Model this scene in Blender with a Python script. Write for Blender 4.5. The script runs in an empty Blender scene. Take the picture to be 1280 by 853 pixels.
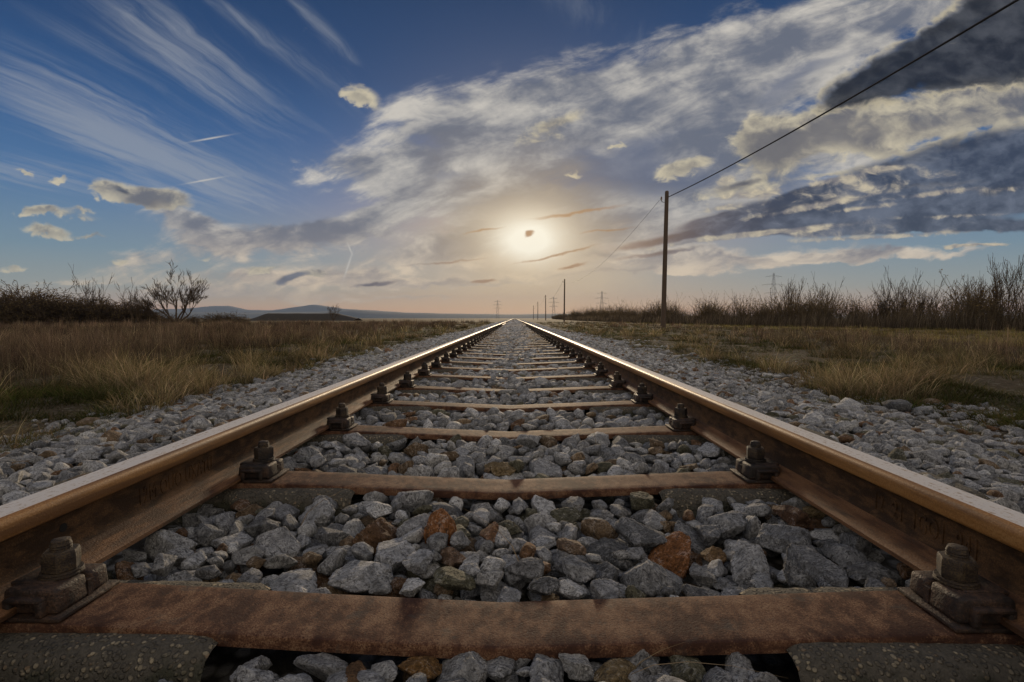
import bpy, bmesh, math, random
import numpy as np
from mathutils import Vector, Matrix
D = bpy.data
scene = bpy.context.scene
COL = scene.collection
R = math.radians

# ------------------------------------------------------------------ camera
CAMX, CAMZ, F = 0.02, 0.455, 650.0
cam_d = D.cameras.new('camera'); cam = D.objects.new('camera', cam_d); COL.objects.link(cam)
cam.location = (CAMX, 0, CAMZ)
cam.rotation_euler = (R(90) - math.atan(28.5 / F), 0, math.atan(3 / F))
cam_d.lens = F / 1280 * 36; cam_d.sensor_width = 36
cam_d.clip_start = 0.02; cam_d.clip_end = 60000
scene.camera = cam

# ------------------------------------------------------------------ view and render settings
scene.view_settings.view_transform = 'Standard'
scene.view_settings.look = 'None'
scene.view_settings.exposure = 0.0
scene.view_settings.gamma = 1.0
scene.render.engine = 'CYCLES'
cy = scene.cycles
cy.use_denoising = True
cy.max_bounces = 5; cy.diffuse_bounces = 3; cy.glossy_bounces = 3; cy.transparent_max_bounces = 4
cy.volume_bounces = 0; cy.caustics_reflective = False; cy.caustics_refractive = False
cy.sample_clamp_indirect = 4.0

SUN_EL, SUN_AZ = R(8.7), R(1.7)       # ahead of the camera, a little right of the track
# ------------------------------------------------------------------ sun
sd = D.lights.new('sun', 'SUN'); sd.energy = 3.0; sd.angle = R(4.0); sd.color = (1.0, 0.78, 0.52)
sun = D.objects.new('sun', sd); COL.objects.link(sun)
sdir = Vector((math.sin(SUN_AZ) * math.cos(SUN_EL), math.cos(SUN_AZ) * math.cos(SUN_EL), math.sin(SUN_EL)))
sun.rotation_euler = sdir.to_track_quat('Z', 'Y').to_euler()
sun.location = (0, 0, 30)

# ------------------------------------------------------------------ world: NISHITA sky with procedural clouds by direction
W = D.worlds.new('World'); scene.world = W; W.use_nodes = True
NT = W.node_tree; NT.nodes.clear()

class X:
    """a scalar socket with arithmetic that builds math nodes"""
    nt = None
    def __init__(s, v): s.v = v
    @staticmethod
    def op(o, *a, clamp=False):
        n = X.nt.nodes.new('ShaderNodeMath'); n.operation = o; n.use_clamp = clamp
        for i, q in enumerate(a):
            if isinstance(q, X): X.nt.links.new(q.v, n.inputs[i])
            else: n.inputs[i].default_value = q
        return X(n.outputs[0])
    def __add__(s, o): return X.op('ADD', s, o)
    __radd__ = __add__
    def __sub__(s, o): return X.op('SUBTRACT', s, o)
    def __rsub__(s, o): return X.op('SUBTRACT', o, s)
    def __mul__(s, o): return X.op('MULTIPLY', s, o)
    __rmul__ = __mul__
    def __truediv__(s, o): return X.op('DIVIDE', s, o)
    def __rtruediv__(s, o): return X.op('DIVIDE', o, s)
def mx(a, b): return X.op('MAXIMUM', a, b)
def mn(a, b): return X.op('MINIMUM', a, b)
def ex(a): return X.op('EXPONENT', a)
def sstep(a, lo, hi):
    n = X.nt.nodes.new('ShaderNodeMapRange'); n.interpolation_type = 'SMOOTHSTEP'
    X.nt.links.new(a.v, n.inputs[0]); n.inputs[1].default_value = lo; n.inputs[2].default_value = hi
    return X(n.outputs[0])
def vec(x, y, z):
    n = X.nt.nodes.new('ShaderNodeCombineXYZ')
    for i, q in enumerate((x, y, z)):
        if isinstance(q, X): X.nt.links.new(q.v, n.inputs[i])
        else: n.inputs[i].default_value = q
    return n.outputs[0]
def noise(v, scale, detail=6, rough=.55, dist=0.0):
    n = X.nt.nodes.new('ShaderNodeTexNoise'); X.nt.links.new(v, n.inputs['Vector'])
    n.inputs['Scale'].default_value = scale; n.inputs['Detail'].default_value = detail
    n.inputs['Roughness'].default_value = rough; n.inputs['Distortion'].default_value = dist
    return X(n.outputs['Fac'])
def mixc(f, a, b):
    n = X.nt.nodes.new('ShaderNodeMix'); n.data_type = 'RGBA'
    for s, q in ((n.inputs[0], f), (n.inputs[6], a), (n.inputs[7], b)):
        if isinstance(q, X): X.nt.links.new(q.v, s)
        elif hasattr(q, 'is_output'): X.nt.links.new(q, s)
        elif isinstance(q, (int, float)): s.default_value = q
        else: s.default_value = (*q, 1)
    return n.outputs[2]
def s2l(c):
    return tuple(((v / 255) / 12.92 if v / 255 < .04045 else ((v / 255 + .055) / 1.055) ** 2.4) for v in c)

X.nt = NT
BG = 0.1
def K(c, m=1.0): return tuple(v * m / BG for v in s2l(c))       # a sky colour, lifted for the Background strength
tc = NT.nodes.new('ShaderNodeTexCoord'); sp = NT.nodes.new('ShaderNodeSeparateXYZ')
NT.links.new(tc.outputs['Generated'], sp.inputs[0])
dx, dy, dz = (X(sp.outputs[i]) for i in range(3))
dzc = mx(dz, 0.0)
front = sstep(dy, 0.12, 0.42)
yy = mx(dy, 0.12)
gx = dx / yy * F; gy = dz / yy * F                              # direction seen against the plane the track runs towards
# warps shared by the cloud layers
pl = vec(dx / (dzc + .10), dy / (dzc + .10), 0.0)               # a flat cloud deck overhead
plb = vec(dx / (dzc + .22), dy / (dzc + .22), 0.0)
wx = noise(plb, 1.6, 4, .6) - .5
wy = noise(vec(dy / (dzc + .22), dx / (dzc + .22), 3.3), 1.6, 4, .6) - .5
# drawn-out texture: along the wind, which runs up to the right across the picture
r1, r2_ = math.cos(R(17)), math.sin(R(17))
su = gx * r1 + gy * r2_; sv = gy * r1 - gx * r2_
fine = noise(vec(su * .0075 + wx * .5, sv * .024 + wy * .6, 0), 1.0, 10, .64, .35)
comb = noise(vec((gx * .87 + gy * -.5) * .004 + wx, (gy * .87 + gx * .5) * .020, 5.0), 1.0, 8, .62)
fine2 = noise(vec(gx * .016 + wx * .8, gy * .026 + wy * .8, 4.4), 1.0, 9, .60, .3)
wgx = gx + wx * 70.0 + (fine - .5) * 70.0; wgy = gy + wy * 40.0 + (fine2 - .5) * 46.0
CHAIN = [None]
def field(blobs, gx_=None, gy_=None):
    """sum of soft ellipses in the sky: (px, py, rx, ry, angle, weight)"""
    gx_ = gx_ or wgx; gy_ = gy_ or wgy
    tot = None; p = vec(gx_, gy_, CHAIN[0] * 1e-7 if CHAIN[0] else 0.0)
    for n_, (px, py, rx, ry, ang, w) in enumerate(blobs):
        if n_ and n_ % 5 == 0: p = vec(gx_, gy_, tot * 1e-7)      # keeps the evaluation in order, adds nothing visible
        m_ = NT.nodes.new('ShaderNodeMapping'); m_.vector_type = 'TEXTURE'
        NT.links.new(p, m_.inputs[0])
        m_.inputs[1].default_value = (px - 643, 398 - py, 0); m_.inputs[2].default_value = (0, 0, R(ang)); m_.inputs[3].default_value = (rx, ry, 1)
        d_ = NT.nodes.new('ShaderNodeVectorMath'); d_.operation = 'DOT_PRODUCT'
        NT.links.new(m_.outputs[0], d_.inputs[0]); NT.links.new(m_.outputs[0], d_.inputs[1])
        e = X.op('POWER', 0.3679, X(d_.outputs['Value']))
        tot = X.op('MULTIPLY_ADD', e, w, tot if tot is not None else 0.0)
    CHAIN[0] = tot
    return tot

# --- clear air
sky = NT.nodes.new('ShaderNodeTexSky'); sky.sky_type = 'NISHITA'; sky.sun_disc = False
sky.sun_elevation = SUN_EL; sky.sun_rotation = SUN_AZ
sky.air_density = 1.0; sky.dust_density = 0.6; sky.ozone_density = 3.0
el = X.op('ARCTANGENT', gy / F) * (180 / math.pi)
ramp = NT.nodes.new('ShaderNodeValToRGB'); cr = ramp.color_ramp
h = mx(dz, 0.0)
NT.links.new((h * 1.6).v, ramp.inputs[0])
stops = [(0, (150, 142, 138)), (.022, (196, 150, 120)), (.040, (184, 160, 134)), (.08, (146, 154, 150)), (.17, (110, 138, 156)),
         (.32, (70, 112, 158)), (.48, (42, 86, 138)), (.64, (24, 64, 112)), (1.0, (10, 36, 70))]
while len(cr.elements) < len(stops): cr.elements.new(.5)
for e, (p, c) in zip(cr.elements, stops): e.position = p; e.color = (*K(c), 1)
base = mixc(0.93, sky.outputs[0], ramp.outputs[0])
# warmth and glow round the sun
ux = (gx - 19.0); uy = (gy - 98.0)
r2 = ux * ux + uy * uy * 1.3
halo = ex(r2 * (-1 / (190.0 ** 2))) * front
base = mixc(halo * .26, base, K((215, 190, 155)))
warm = ex(ux * ux * (-1 / (330.0 ** 2)) + uy * uy * (-1 / (75.0 ** 2))) * front
warm2 = ex(ux * ux * (-1 / (430.0 ** 2)) + (gy - 14.0) * (gy - 14.0) * (-1 / (26.0 ** 2))) * front
base = mixc(mn(warm * .30 + warm2 * .42, .8), base, K((232, 182, 130)))
# --- cirrus streaks, parallel lines overhead
ca, sa = math.cos(R(9)), math.sin(R(9))
qx = (dx * ca - dy * sa) / (dzc + .05); qy = (dx * sa + dy * ca) / (dzc + .05)
cir = noise(vec(qx * 3.4 + wx * 1.6, qy * .50 + wy * .9, 1.7), 1.25, 11, .70)
cir2 = noise(vec(qx * 13.0 + wx * 2.5, qy * 1.0 + wy, 9.1), 1.2, 8, .66)
cirm = field([(250, 80, 150, 34, -36, .95), (330, 50, 160, 14, -36, .6), (410, 50, 80, 11, -46, .8), (120, 140, 200, 34, -24, .9), (200, 205, 180, 24, -18, .9),
              (60, 225, 160, 22, -10, .8), (120, 60, 90, 16, -30, .35), (740, 25, 110, 22, -30, .3)], gx + wx * 30, gy + wy * 20)
back = 1.0 - front
A = sstep(cir * .86 + cir2 * .62 + cirm * .26, .72, 1.14) * .56 * mn(cirm * 1.6 + back, 1.0)
base = mixc(A, base, K((160, 165, 172)))
# --- main soft white sheet
mainf = field([(455, 208, 80, 26, -4, .9), (540, 170, 66, 40, 18, .8), (640, 150, 90, 48, 12, .9), (760, 130, 130, 54, 16, 1.0), (900, 95, 150, 48, 18, 1.0),
               (1030, 50, 150, 34, 18, .9), (1180, 15, 130, 34, 16, .8), (760, 215, 190, 46, 6, .95), (640, 235, 110, 30, 4, .8), (900, 200, 60, 30, 10, .4),
               (235, 276, 50, 14, -24, 1.1), (300, 296, 90, 20, -4, 1.2), (400, 290, 70, 18, 8, 1.15), (470, 270, 55, 20, 24, 1.0), (510, 240, 50, 20, 30, .5), (200, 325, 100, 18, 4, .62),
               (560, 312, 120, 12, 8, 1.0), (660, 296, 130, 24, 4, 1.0), (850, 215, 120, 44, 10, .8), (720, 250, 140, 26, 2, .8), (1060, 175, 150, 46, 10, .8), (930, 250, 90, 24, 8, .6), (960, 110, 110, 40, 20, .7), (780, 322, 120, 11, -4, .9), (820, 292, 90, 8, 4, .5), (930, 320, 170, 10, 2, 1.0), (800, 270, 90, 12, 6, .6), (1080, 318, 220, 5, 1, .7),
               (330, 350, 110, 12, 3, .9), (500, 350, 120, 8, 2, .85), (660, 345, 150, 6, 2, .8), (820, 340, 120, 4, 4, .5),
               (230, 368, 130, 7, 0, .6), (460, 372, 160, 4, 0, .55), (100, 350, 90, 5, 0, .3)])
n1 = noise(vec(gx * .007 + wx * .6, gy * .014 + wy * .6, 7.0), 1.0, 10, .62, .4)
m = mainf * .66 + (n1 - .5) * .9 + (fine - .5) * 1.3 + (comb - .5) * .6 + (fine2 - .5) * .5
Am = sstep(m, .08, .60) * .95 * front * sstep(mainf, .06, .30)
lowm = sstep(gy, 140.0, 10.0)
shade = sstep(fine * .65 + fine2 * .45 + n1 * .25 - (m - .5) * .10, .54, .82)
cM = mixc(shade, K((104, 110, 124)), K((206, 200, 190)))
cM = mixc(lowm * .85, cM, mixc(shade, K((158, 146, 138)), K((240, 212, 172))))
base = mixc(Am, base, cM)
# --- blue-grey undersides in the sheet
gr = field([(765, 205, 60, 30, 8, .95), (860, 225, 90, 22, 6, .9), (700, 226, 50, 10, 4, .6), (560, 222, 50, 7, 6, .55), (830, 170, 80, 20, 16, .6), (960, 130, 60, 22, 40, .7), (600, 262, 70, 12, 4, .55), (1040, 80, 80, 14, 22, .5)])
Ag = sstep(gr * .8 + (fine - .5) * 1.1 + (n1 - .5) * .5, .26, .85) * .78 * front
base = mixc(Ag, base, K((88, 100, 126)))
# --- bright puffy cumulus
puff = noise(vec(gx * .040 + wx, gy * .058 + wy, 2.0), 1.0, 9, .60, .5)
puffb = noise(vec(gx * .014, gy * .022, 8.0), 1.0, 6, .55)
ox = (fine2 - .5) * 40 + (puff - .5) * 22; oy = (puffb - .5) * 34 + (puff - .5) * 20
cum = field([(455, 122, 24, 13, -14, 1.25), (205, 251, 40, 15, -4, 1.25), (175, 255, 26, 9, 0, .9), (143, 238, 32, 12, -6, 1.1), (45, 262, 28, 8, 0, 1.1), (60, 289, 32, 9, -10, 1.1), (100, 272, 40, 7, -12, .7),
             (20, 336, 20, 4, 0, 1.0), (850, 212, 36, 12, 14, 1.15), (690, 165, 50, 14, 24, .8),
             (960, 190, 44, 34, 26, 1.25), (935, 165, 30, 20, 40, .7), (1010, 165, 60, 26, 24, 1.1), (1090, 160, 90, 30, 12, 1.15), (1180, 150, 90, 30, 10, 1.1), (1270, 130, 60, 34, 10, 1.0), (1090, 190, 40, 8, -10, .8),
             (1095, 215, 34, 5, 6, 1.0), (905, 240, 60, 10, 8, .75), (985, 258, 90, 6, 6, .75), (1030, 222, 40, 5, 10, .6),
             (1240, 240, 60, 6, 2, .7), (1225, 307, 40, 3, 0, 1.0), (80, 225, 12, 4, 0, .9), (42, 218, 10, 4, -20, .8), (150, 325, 18, 4, 0, .9), (715, 218, 14, 4, 0, .8), (105, 262, 24, 5, -10, .8), (255, 322, 30, 4, 4, .7), (120, 300, 30, 4, 0, .7), (250, 350, 40, 4, 0, .7), (330, 338, 30, 4, 6, .8), (395, 345, 24, 4, -6, .8), (775, 186, 12, 4, 0, .8),
             (940, 292, 110, 4, 6, .75), (1160, 232, 80, 4, 3, .75), (1110, 282, 100, 4, 3, .6)], gx + ox, gy + oy)
c_ = cum + (fine2 - .5) * .9 + (puff - .5) * 1.05 + (fine - .5) * .8
Ac = sstep(c_, .34, .84) * front
cC = mixc(sstep(puff * .45 + puffb * .4 + fine2 * .3 - (c_ - .7) * .12, .42, .68), K((104, 102, 104)), K((212, 200, 170)))
base = mixc(Ac * .84, base, cC)
# --- heavy dark clouds, upper right, and the slate banks below them
drk = field([(1058, 122, 46, 14, 24, .9), (1120, 98, 74, 20, 22, 1.15), (1200, 72, 90, 26, 16, 1.25), (1275, 36, 70, 40, 30, 1.25), (1330, -10, 80, 60, 10, 1.2), (1200, 108, 80, 12, 12, .6), (1290, 90, 60, 18, 14, .75), (1180, 185, 90, 12, 14, .5), (1150, 60, 80, 16, 26, .8), (1230, 14, 60, 26, 30, .9)],
            gx + ox * .9, gy + oy * .9)
d1 = drk + (fine - .5) * .9 + (puff - .5) * .55 + (fine2 - .5) * .4
Ad = sstep(d1, .20, .84) * front
rim = sstep(d1, .14, .34) * (1.0 - sstep(d1, .34, .62)) * sstep(fine2, .36, .56) * sstep(drk, .1, .5) * front
base = mixc(rim * .75, base, K((205, 192, 160)))
base = mixc(Ad * .97, base, mixc(sstep(fine2 * .35 + puffb * .5 + puff * .25, .46, .66), K((20, 26, 37)), K((70, 73, 80))))
slt = field([(1130, 240, 150, 26, 8, .9), (1220, 205, 110, 28, 6, 1.25), (930, 268, 70, 10, 12, .8), (1100, 275, 160, 12, 4, .8), (1300, 195, 90, 34, 0, 1.2), (1120, 216, 60, 10, 6, .7), (1080, 240, 90, 9, 10, 1.0), (1250, 250, 130, 16, 2, 1.0), (1150, 262, 130, 9, 4, .95), (965, 262, 70, 6, 14, 1.0), (925, 232, 40, 5, 14, .7),
             (850, 298, 90, 6, 10, 1.05), (990, 285, 70, 5, 6, .9), (905, 275, 50, 4, 12, .8), (1060, 288, 100, 5, 2, .8), (1250, 283, 100, 8, 0, .9), (720, 268, 60, 2.5, 9, .8), (760, 290, 40, 2.5, 8, .8), (830, 316, 60, 3, 8, .7),
             (365, 348, 24, 5, 14, 1.0), (470, 354, 32, 3, 5, .9), (606, 352, 18, 2.5, 4, 1.0), (716, 332, 18, 2.5, 12, 1.0), (662, 293, 8, 3.6, 20, 1.0), (600, 290, 30, 1.8, 10, .7), (560, 328, 60, 1.8, 5, .6), (700, 318, 60, 2, 12, .8),
             (158, 240, 16, 5, -24, .85), (1000, 240, 50, 4, 14, .7), (1180, 288, 150, 4, 2, .6)],
            gx + ox * .55, gy + oy * .42)
s1 = slt + (fine - .5) * .95 + (puff - .5) * .4
As = sstep(s1, .22, .84) * front
nearsun = ex(r2 * (-1 / (150.0 ** 2)))
cS = mixc(sstep(puff * .3 + fine * .45 + fine2 * .35, .46, .66), K((40, 50, 70)), K((98, 106, 122)))
cS = mixc(nearsun * .9, cS, K((196, 150, 98)))
pf = field([(1000, 245, 110, 22, 10, .42), (1120, 232, 110, 16, 8, .40), (1080, 290, 200, 12, 3, .42), (1095, 215, 30, 4, 6, 1.0), (1040, 228, 30, 4, 8, .8), (930, 245, 50, 7, 8, .8), (1000, 262, 70, 4, 10, .8), (1240, 240, 60, 5, 2, .8), (1150, 246, 50, 4, 8, .7), (900, 262, 30, 4, 10, .7),
            (1080, 262, 60, 3, 6, .7), (1190, 272, 60, 3, 2, .6), (950, 292, 120, 4, 6, .9), (1110, 296, 120, 3, 3, .7), (1222, 307, 30, 2.5, 2, 1.1), (1190, 309, 14, 2.5, 8, 1.0), (905, 228, 20, 7, 20, .9), (860, 305, 60, 3, 8, .8)], gx + ox * .7, gy + oy * .35)
Ap = sstep(pf * .9 + (puff - .5) * 1.5 + (fine - .5) * .9, .34, .90) * front
base = mixc(As * .93, base, cS)
base = mixc(Ap * .85, base, mixc(sstep(puff, .35, .7), K((128, 124, 126)), K((212, 198, 168))))
# --- the sun burning through thin cloud
wob = 1.0 + (fine - .5) * 1.6 + (fine2 - .5) * 1.2
rs2 = (ux * ux * .75 + uy * uy * 1.5) * wob
gl = ex(rs2 * (-1 / (88.0 ** 2))) * front
core = ex(rs2 * (-1 / (36.0 ** 2))) * front
base = mixc(mn(gl * .58, 1.0), base, K((248, 214, 156)))
base = mixc(mn(core * 1.25, 1.0), base, K((255, 246, 224), 1.1))
base = mixc(As * nearsun * .93, base, cS)
# --- three short vapour trails
tr = None
for (x0, y0, x1, y1, w) in ((247, 180, 288, 173, 1.0), (239, 231, 279, 224, 1.0), (431, 347, 441, 318, 1.2), (441, 318, 436, 306, 1.0)):
    a = math.degrees(math.atan2(y0 - y1, x1 - x0)); L = math.hypot(x1 - x0, y1 - y0)
    q = field([((x0 + x1) / 2, (y0 + y1) / 2, L * .5, w, a, .8)], gx, gy)
    tr = q if tr is None else tr + q
base = mixc(mn(tr, .8) * front, base, K((200, 196, 188)))
# --- the sky behind the camera: unseen cloud over blue, brightened as fill for camera-facing sides
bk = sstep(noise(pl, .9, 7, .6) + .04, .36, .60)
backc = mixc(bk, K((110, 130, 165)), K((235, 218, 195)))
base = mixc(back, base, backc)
topm = sstep(dz, .66, .9)
base = mixc(topm * .7, base, K((125, 138, 165)))  # unseen sky overhead, lifted as extra fill
below = sstep(dz, 0.0, -0.02)
base = mixc(below, base, K((90, 84, 74)))
bg = NT.nodes.new('ShaderNodeBackground'); out = NT.nodes.new('ShaderNodeOutputWorld')
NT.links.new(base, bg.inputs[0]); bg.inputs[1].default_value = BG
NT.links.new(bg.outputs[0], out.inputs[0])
W.cycles.sampling_method = 'MANUAL'; W.cycles.sample_map_resolution = 512

# ================================================================== helpers
rng = np.random.default_rng(11)
random.seed(5)

def tag(o, label=None, cat=None, group=None, kind=None):
    if label: o['label'] = label
    if cat: o['category'] = cat
    if group: o['group'] = group
    if kind: o['kind'] = kind
    return o
def empty(name, loc=(0, 0, 0), rz=0.0):
    o = D.objects.new(name, None); COL.objects.link(o); o.location = loc; o.rotation_euler = (0, 0, rz)
    o.empty_display_size = .1
    return o
def link(name, me, parent=None, loc=(0, 0, 0), rz=0.0):
    o = D.objects.new(name, me); COL.objects.link(o); o.location = loc; o.rotation_euler = (0, 0, rz)
    if parent: o.parent = parent
    return o
def mesh_np(name, V, Fc, mats, smooth=False, mat_idx=None):
    """V (n,3), Fc (m,k) int array, all faces with k corners"""
    me = D.meshes.new(name)
    V = np.ascontiguousarray(V, dtype=np.float32); Fc = np.ascontiguousarray(Fc, dtype=np.int32)
    k = Fc.shape[1]
    me.vertices.add(len(V)); me.vertices.foreach_set('co', V.ravel())
    me.loops.add(Fc.size); me.loops.foreach_set('vertex_index', Fc.ravel())
    me.polygons.add(len(Fc)); me.polygons.foreach_set('loop_start', np.arange(0, Fc.size, k, dtype=np.int32))
    me.polygons.foreach_set('loop_total', np.full(len(Fc), k, dtype=np.int32))
    for m in mats: me.materials.append(m)
    if mat_idx is not None: me.polygons.foreach_set('material_index', np.ascontiguousarray(mat_idx, dtype=np.int32))
    me.polygons.foreach_set('use_smooth', np.full(len(Fc), bool(smooth)))
    me.update(calc_edges=True)
    return me
def vcol(me, C, name='tint'):
    a = me.color_attributes.new(name, 'FLOAT_COLOR', 'POINT')
    C = np.concatenate([C, np.ones((len(C), 1))], 1).astype(np.float32)
    a.data.foreach_set('color', C.ravel())
def bm_mesh(name, bm, mats, smooth=False, angle=None):
    me = D.meshes.new(name); bm.normal_update(); bm.to_mesh(me); bm.free()
    for m in mats: me.materials.append(m)
    if smooth or angle:
        me.polygons.foreach_set('use_smooth', np.ones(len(me.polygons), bool))
        if angle: me.set_sharp_from_angle(angle=R(angle))
    return me
def add_box(bm, x0, x1, y0, y1, z0, z1, bev=0.0, taper=1.0, segs=2):
    cx, cyy = (x0 + x1) / 2, (y0 + y1) / 2
    vs = []
    for z, t in ((z0, 1.0), (z1, taper)):
        for sx, sy in ((x0, y0), (x1, y0), (x1, y1), (x0, y1)):
            vs.append(bm.verts.new((cx + (sx - cx) * t, cyy + (sy - cyy) * t, z)))
    fs = [bm.faces.new([vs[i] for i in q]) for q in ((3, 2, 1, 0), (4, 5, 6, 7), (0, 1, 5, 4), (1, 2, 6, 5), (2, 3, 7, 6), (3, 0, 4, 7))]
    if bev:
        es = list({e for f in fs for e in f.edges})
        bmesh.ops.bevel(bm, geom=es, offset=bev, segments=segs, affect='EDGES', profile=.5)
def add_lathe(bm, prof, n=16, cx=0, cy=0, phase=0.0):
    rings = []
    for r, z in prof:
        rings.append([bm.verts.new((cx + r * math.cos(2 * math.pi * i / n + phase), cy + r * math.sin(2 * math.pi * i / n + phase), z)) for i in range(n)])
    for a, b in zip(rings, rings[1:]):
        for i in range(n): bm.faces.new((a[i], a[(i + 1) % n], b[(i + 1) % n], b[i]))
    bm.faces.new(rings[-1]); bm.faces.new(rings[0][::-1])
class Tubes:
    """many thin tubes collected into one mesh (branches of one plant, members of one tower)"""
    def __init__(s, n=3): s.n = n; s.V = []; s.F = []; s.c = 0
    def add(s, P, rad):
        P = np.asarray(P, float); k = len(P)
        rad = np.full(k, rad) if np.isscalar(rad) else np.asarray(rad, float)
        T = np.gradient(P, axis=0); T /= np.linalg.norm(T, axis=1)[:, None] + 1e-9
        ref = np.array([1., .13, .07]) if abs(T[:, 2]).mean() > .8 else np.array([.05, .1, 1.])
        A = np.cross(T, ref); A /= np.linalg.norm(A, axis=1)[:, None] + 1e-9
        B = np.cross(T, A)
        an = np.arange(s.n) * 2 * math.pi / s.n
        V = P[:, None, :] + rad[:, None, None] * (np.cos(an)[None, :, None] * A[:, None, :] + np.sin(an)[None, :, None] * B[:, None, :])
        s.V.append(V.reshape(-1, 3))
        i = np.arange(k - 1)[:, None] * s.n + np.arange(s.n)[None, :]
        j = np.arange(k - 1)[:, None] * s.n + (np.arange(s.n)[None, :] + 1) % s.n
        s.F.append(np.stack([i, i + s.n, j + s.n, j], -1).reshape(-1, 4) + s.c)
        # close both ends
        s.c += k * s.n
    def mesh(s, name, mat, smooth=True):
        return mesh_np(name, np.concatenate(s.V), np.concatenate(s.F), [mat], smooth)

# smooth value noise in numpy (for terrain and plant patches)
_perm = rng.random((256, 256))
def vnoise(x, y):
    x = np.asarray(x, float); y = np.asarray(y, float)
    xi = np.floor(x).astype(int); yi = np.floor(y).astype(int); fx = x - xi; fy = y - yi
    fx = fx * fx * (3 - 2 * fx); fy = fy * fy * (3 - 2 * fy)
    g = lambda a, b: _perm[a % 256, b % 256]
    return (g(xi, yi) * (1 - fx) + g(xi + 1, yi) * fx) * (1 - fy) + (g(xi, yi + 1) * (1 - fx) + g(xi + 1, yi + 1) * fx) * fy
def fbm(x, y, o=4):
    t = 0; a = .5
    for i in range(o): t = t + a * vnoise(x * 2 ** i + 17 * i, y * 2 ** i + 31 * i); a *= .5
    return t

# ================================================================== materials
def mat(name):
    m = D.materials.new(name); m.use_nodes = True
    X.nt = m.node_tree
    b = m.node_tree.nodes['Principled BSDF']
    return m, m.node_tree, b
def pos():
    g = X.nt.nodes.new('ShaderNodeNewGeometry'); return g.outputs['Position']
def objco():
    g = X.nt.nodes.new('ShaderNodeTexCoord'); return g.outputs['Object']
def scaled(v, sx, sy, sz):
    n = X.nt.nodes.new('ShaderNodeVectorMath'); n.operation = 'MULTIPLY'
    X.nt.links.new(v, n.inputs[0]); n.inputs[1].default_value = (sx, sy, sz); return n.outputs[0]
def bump(b, hgt, strength, dist):
    n = X.nt.nodes.new('ShaderNodeBump'); n.inputs['Strength'].default_value = strength; n.inputs['Distance'].default_value = dist
    X.nt.links.new(hgt.v, n.inputs['Height']); X.nt.links.new(n.outputs[0], b.inputs['Normal'])
def setin(b, k, q):
    if isinstance(q, X): X.nt.links.new(q.v, b.inputs[k])
    elif hasattr(q, 'is_output'): X.nt.links.new(q, b.inputs[k])
    elif isinstance(q, tuple): b.inputs[k].default_value = (*q, 1)
    else: b.inputs[k].default_value = q
def voro(v, scale, feature='F1', rnd=1.0):
    n = X.nt.nodes.new('ShaderNodeTexVoronoi'); n.feature = feature; X.nt.links.new(v, n.inputs['Vector'])
    n.inputs['Scale'].default_value = scale; n.inputs['Randomness'].default_value = rnd
    return n
def mul_c(a, f):
    n = X.nt.nodes.new('ShaderNodeVectorMath'); n.operation = 'SCALE'
    X.nt.links.new(a, n.inputs[0])
    if isinstance(f, X): X.nt.links.new(f.v, n.inputs['Scale'])
    else: n.inputs['Scale'].default_value = f
    return n.outputs[0]
def mul_cc(a, b_):
    n = X.nt.nodes.new('ShaderNodeVectorMath'); n.operation = 'MULTIPLY'
    X.nt.links.new(a, n.inputs[0]); X.nt.links.new(b_, n.inputs[1]); return n.outputs[0]

def rust(name, c_dark, c_mid, c_light, streak=1.0, rough=.75, spec=.35, grit=.5, metal=0.0, wear=None, bmp=.55):
    m, nt, b = mat(name); p = pos()
    big = noise(scaled(p, 1, streak, 1), 9, 5, .6)
    med = noise(scaled(p, 1, streak, 1.3), 46, 5, .65)
    fin = noise(p, 420, 4, .7)
    fl = voro(p, 260).outputs['Distance']
    c = mixc(sstep(med + (big - .5) * .9, .34, .60), c_dark, c_mid)
    c = mixc(sstep(fin + (med - .5) * .7 + (big - .5) * .4, .50, .70) * .8, c, c_light)
    c = mixc(sstep(fin, .44, .36) * grit, c, tuple(v * .35 for v in c_dark))
    if wear: c = mixc(sstep(noise(scaled(p, 1, 1.5, 1), 17, 7, .7), .56, .68) * .55, c, wear)
    setin(b, 'Base Color', c); setin(b, 'Roughness', sstep(fin, .3, .7) * .22 + (rough - .1)); b.inputs['Metallic'].default_value = metal
    b.inputs['Specular IOR Level'].default_value = spec
    bump(b, fin * .6 + med * 1.2 + X(fl) * .3, bmp, .004)
    return m
M = {}
M['tie'] = rust('rusted_tie_steel', (.050, .023, .015), (.112, .052, .029), (.235, .145, .085), .6, .80, .18, .9, bmp=.32, wear=(.050, .045, .040))
M['clip'] = rust('dark_rusted_clip', (.014, .010, .008), (.036, .022, .016), (.10, .055, .032), 1, .62, .4, .6)
M['web'] = rust('dark_rail_rust', (.036, .020, .010), (.078, .042, .019), (.15, .080, .036), .45, .75, .25, .5, bmp=.35)
M['foot'] = rust('brown_rail_foot_rust', (.060, .029, .014), (.140, .066, .028), (.23, .12, .055), .2, .68, .35, .45)
M['head'] = rust('ochre_rail_head_rust', (.12, .052, .014), (.25, .115, .028), (.34, .185, .065), .05, .5, .4, .25, bmp=.16)
M['nut'] = rust('scaly_rusted_nut', (.012, .009, .008), (.030, .020, .014), (.09, .062, .03), 1, .7, .4, .6)

m, nt, b = mat('worn_running_steel'); p = pos()
st = noise(scaled(p, 1, .03, 1), 380, 3, .6); sp_ = noise(scaled(p, 1, .6, 1), 160, 5, .7)
setin(b, 'Base Color', mixc(sstep(sp_ + (st - .5) * .5, .52, .72), (.66, .62, .57), (.36, .27, .19)))
b.inputs['Metallic'].default_value = .6
setin(b, 'Roughness', st * .25 + sp_ * .30 + .36)
bump(b, sp_ + st * .5, .12, .001); M['top'] = m

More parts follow.
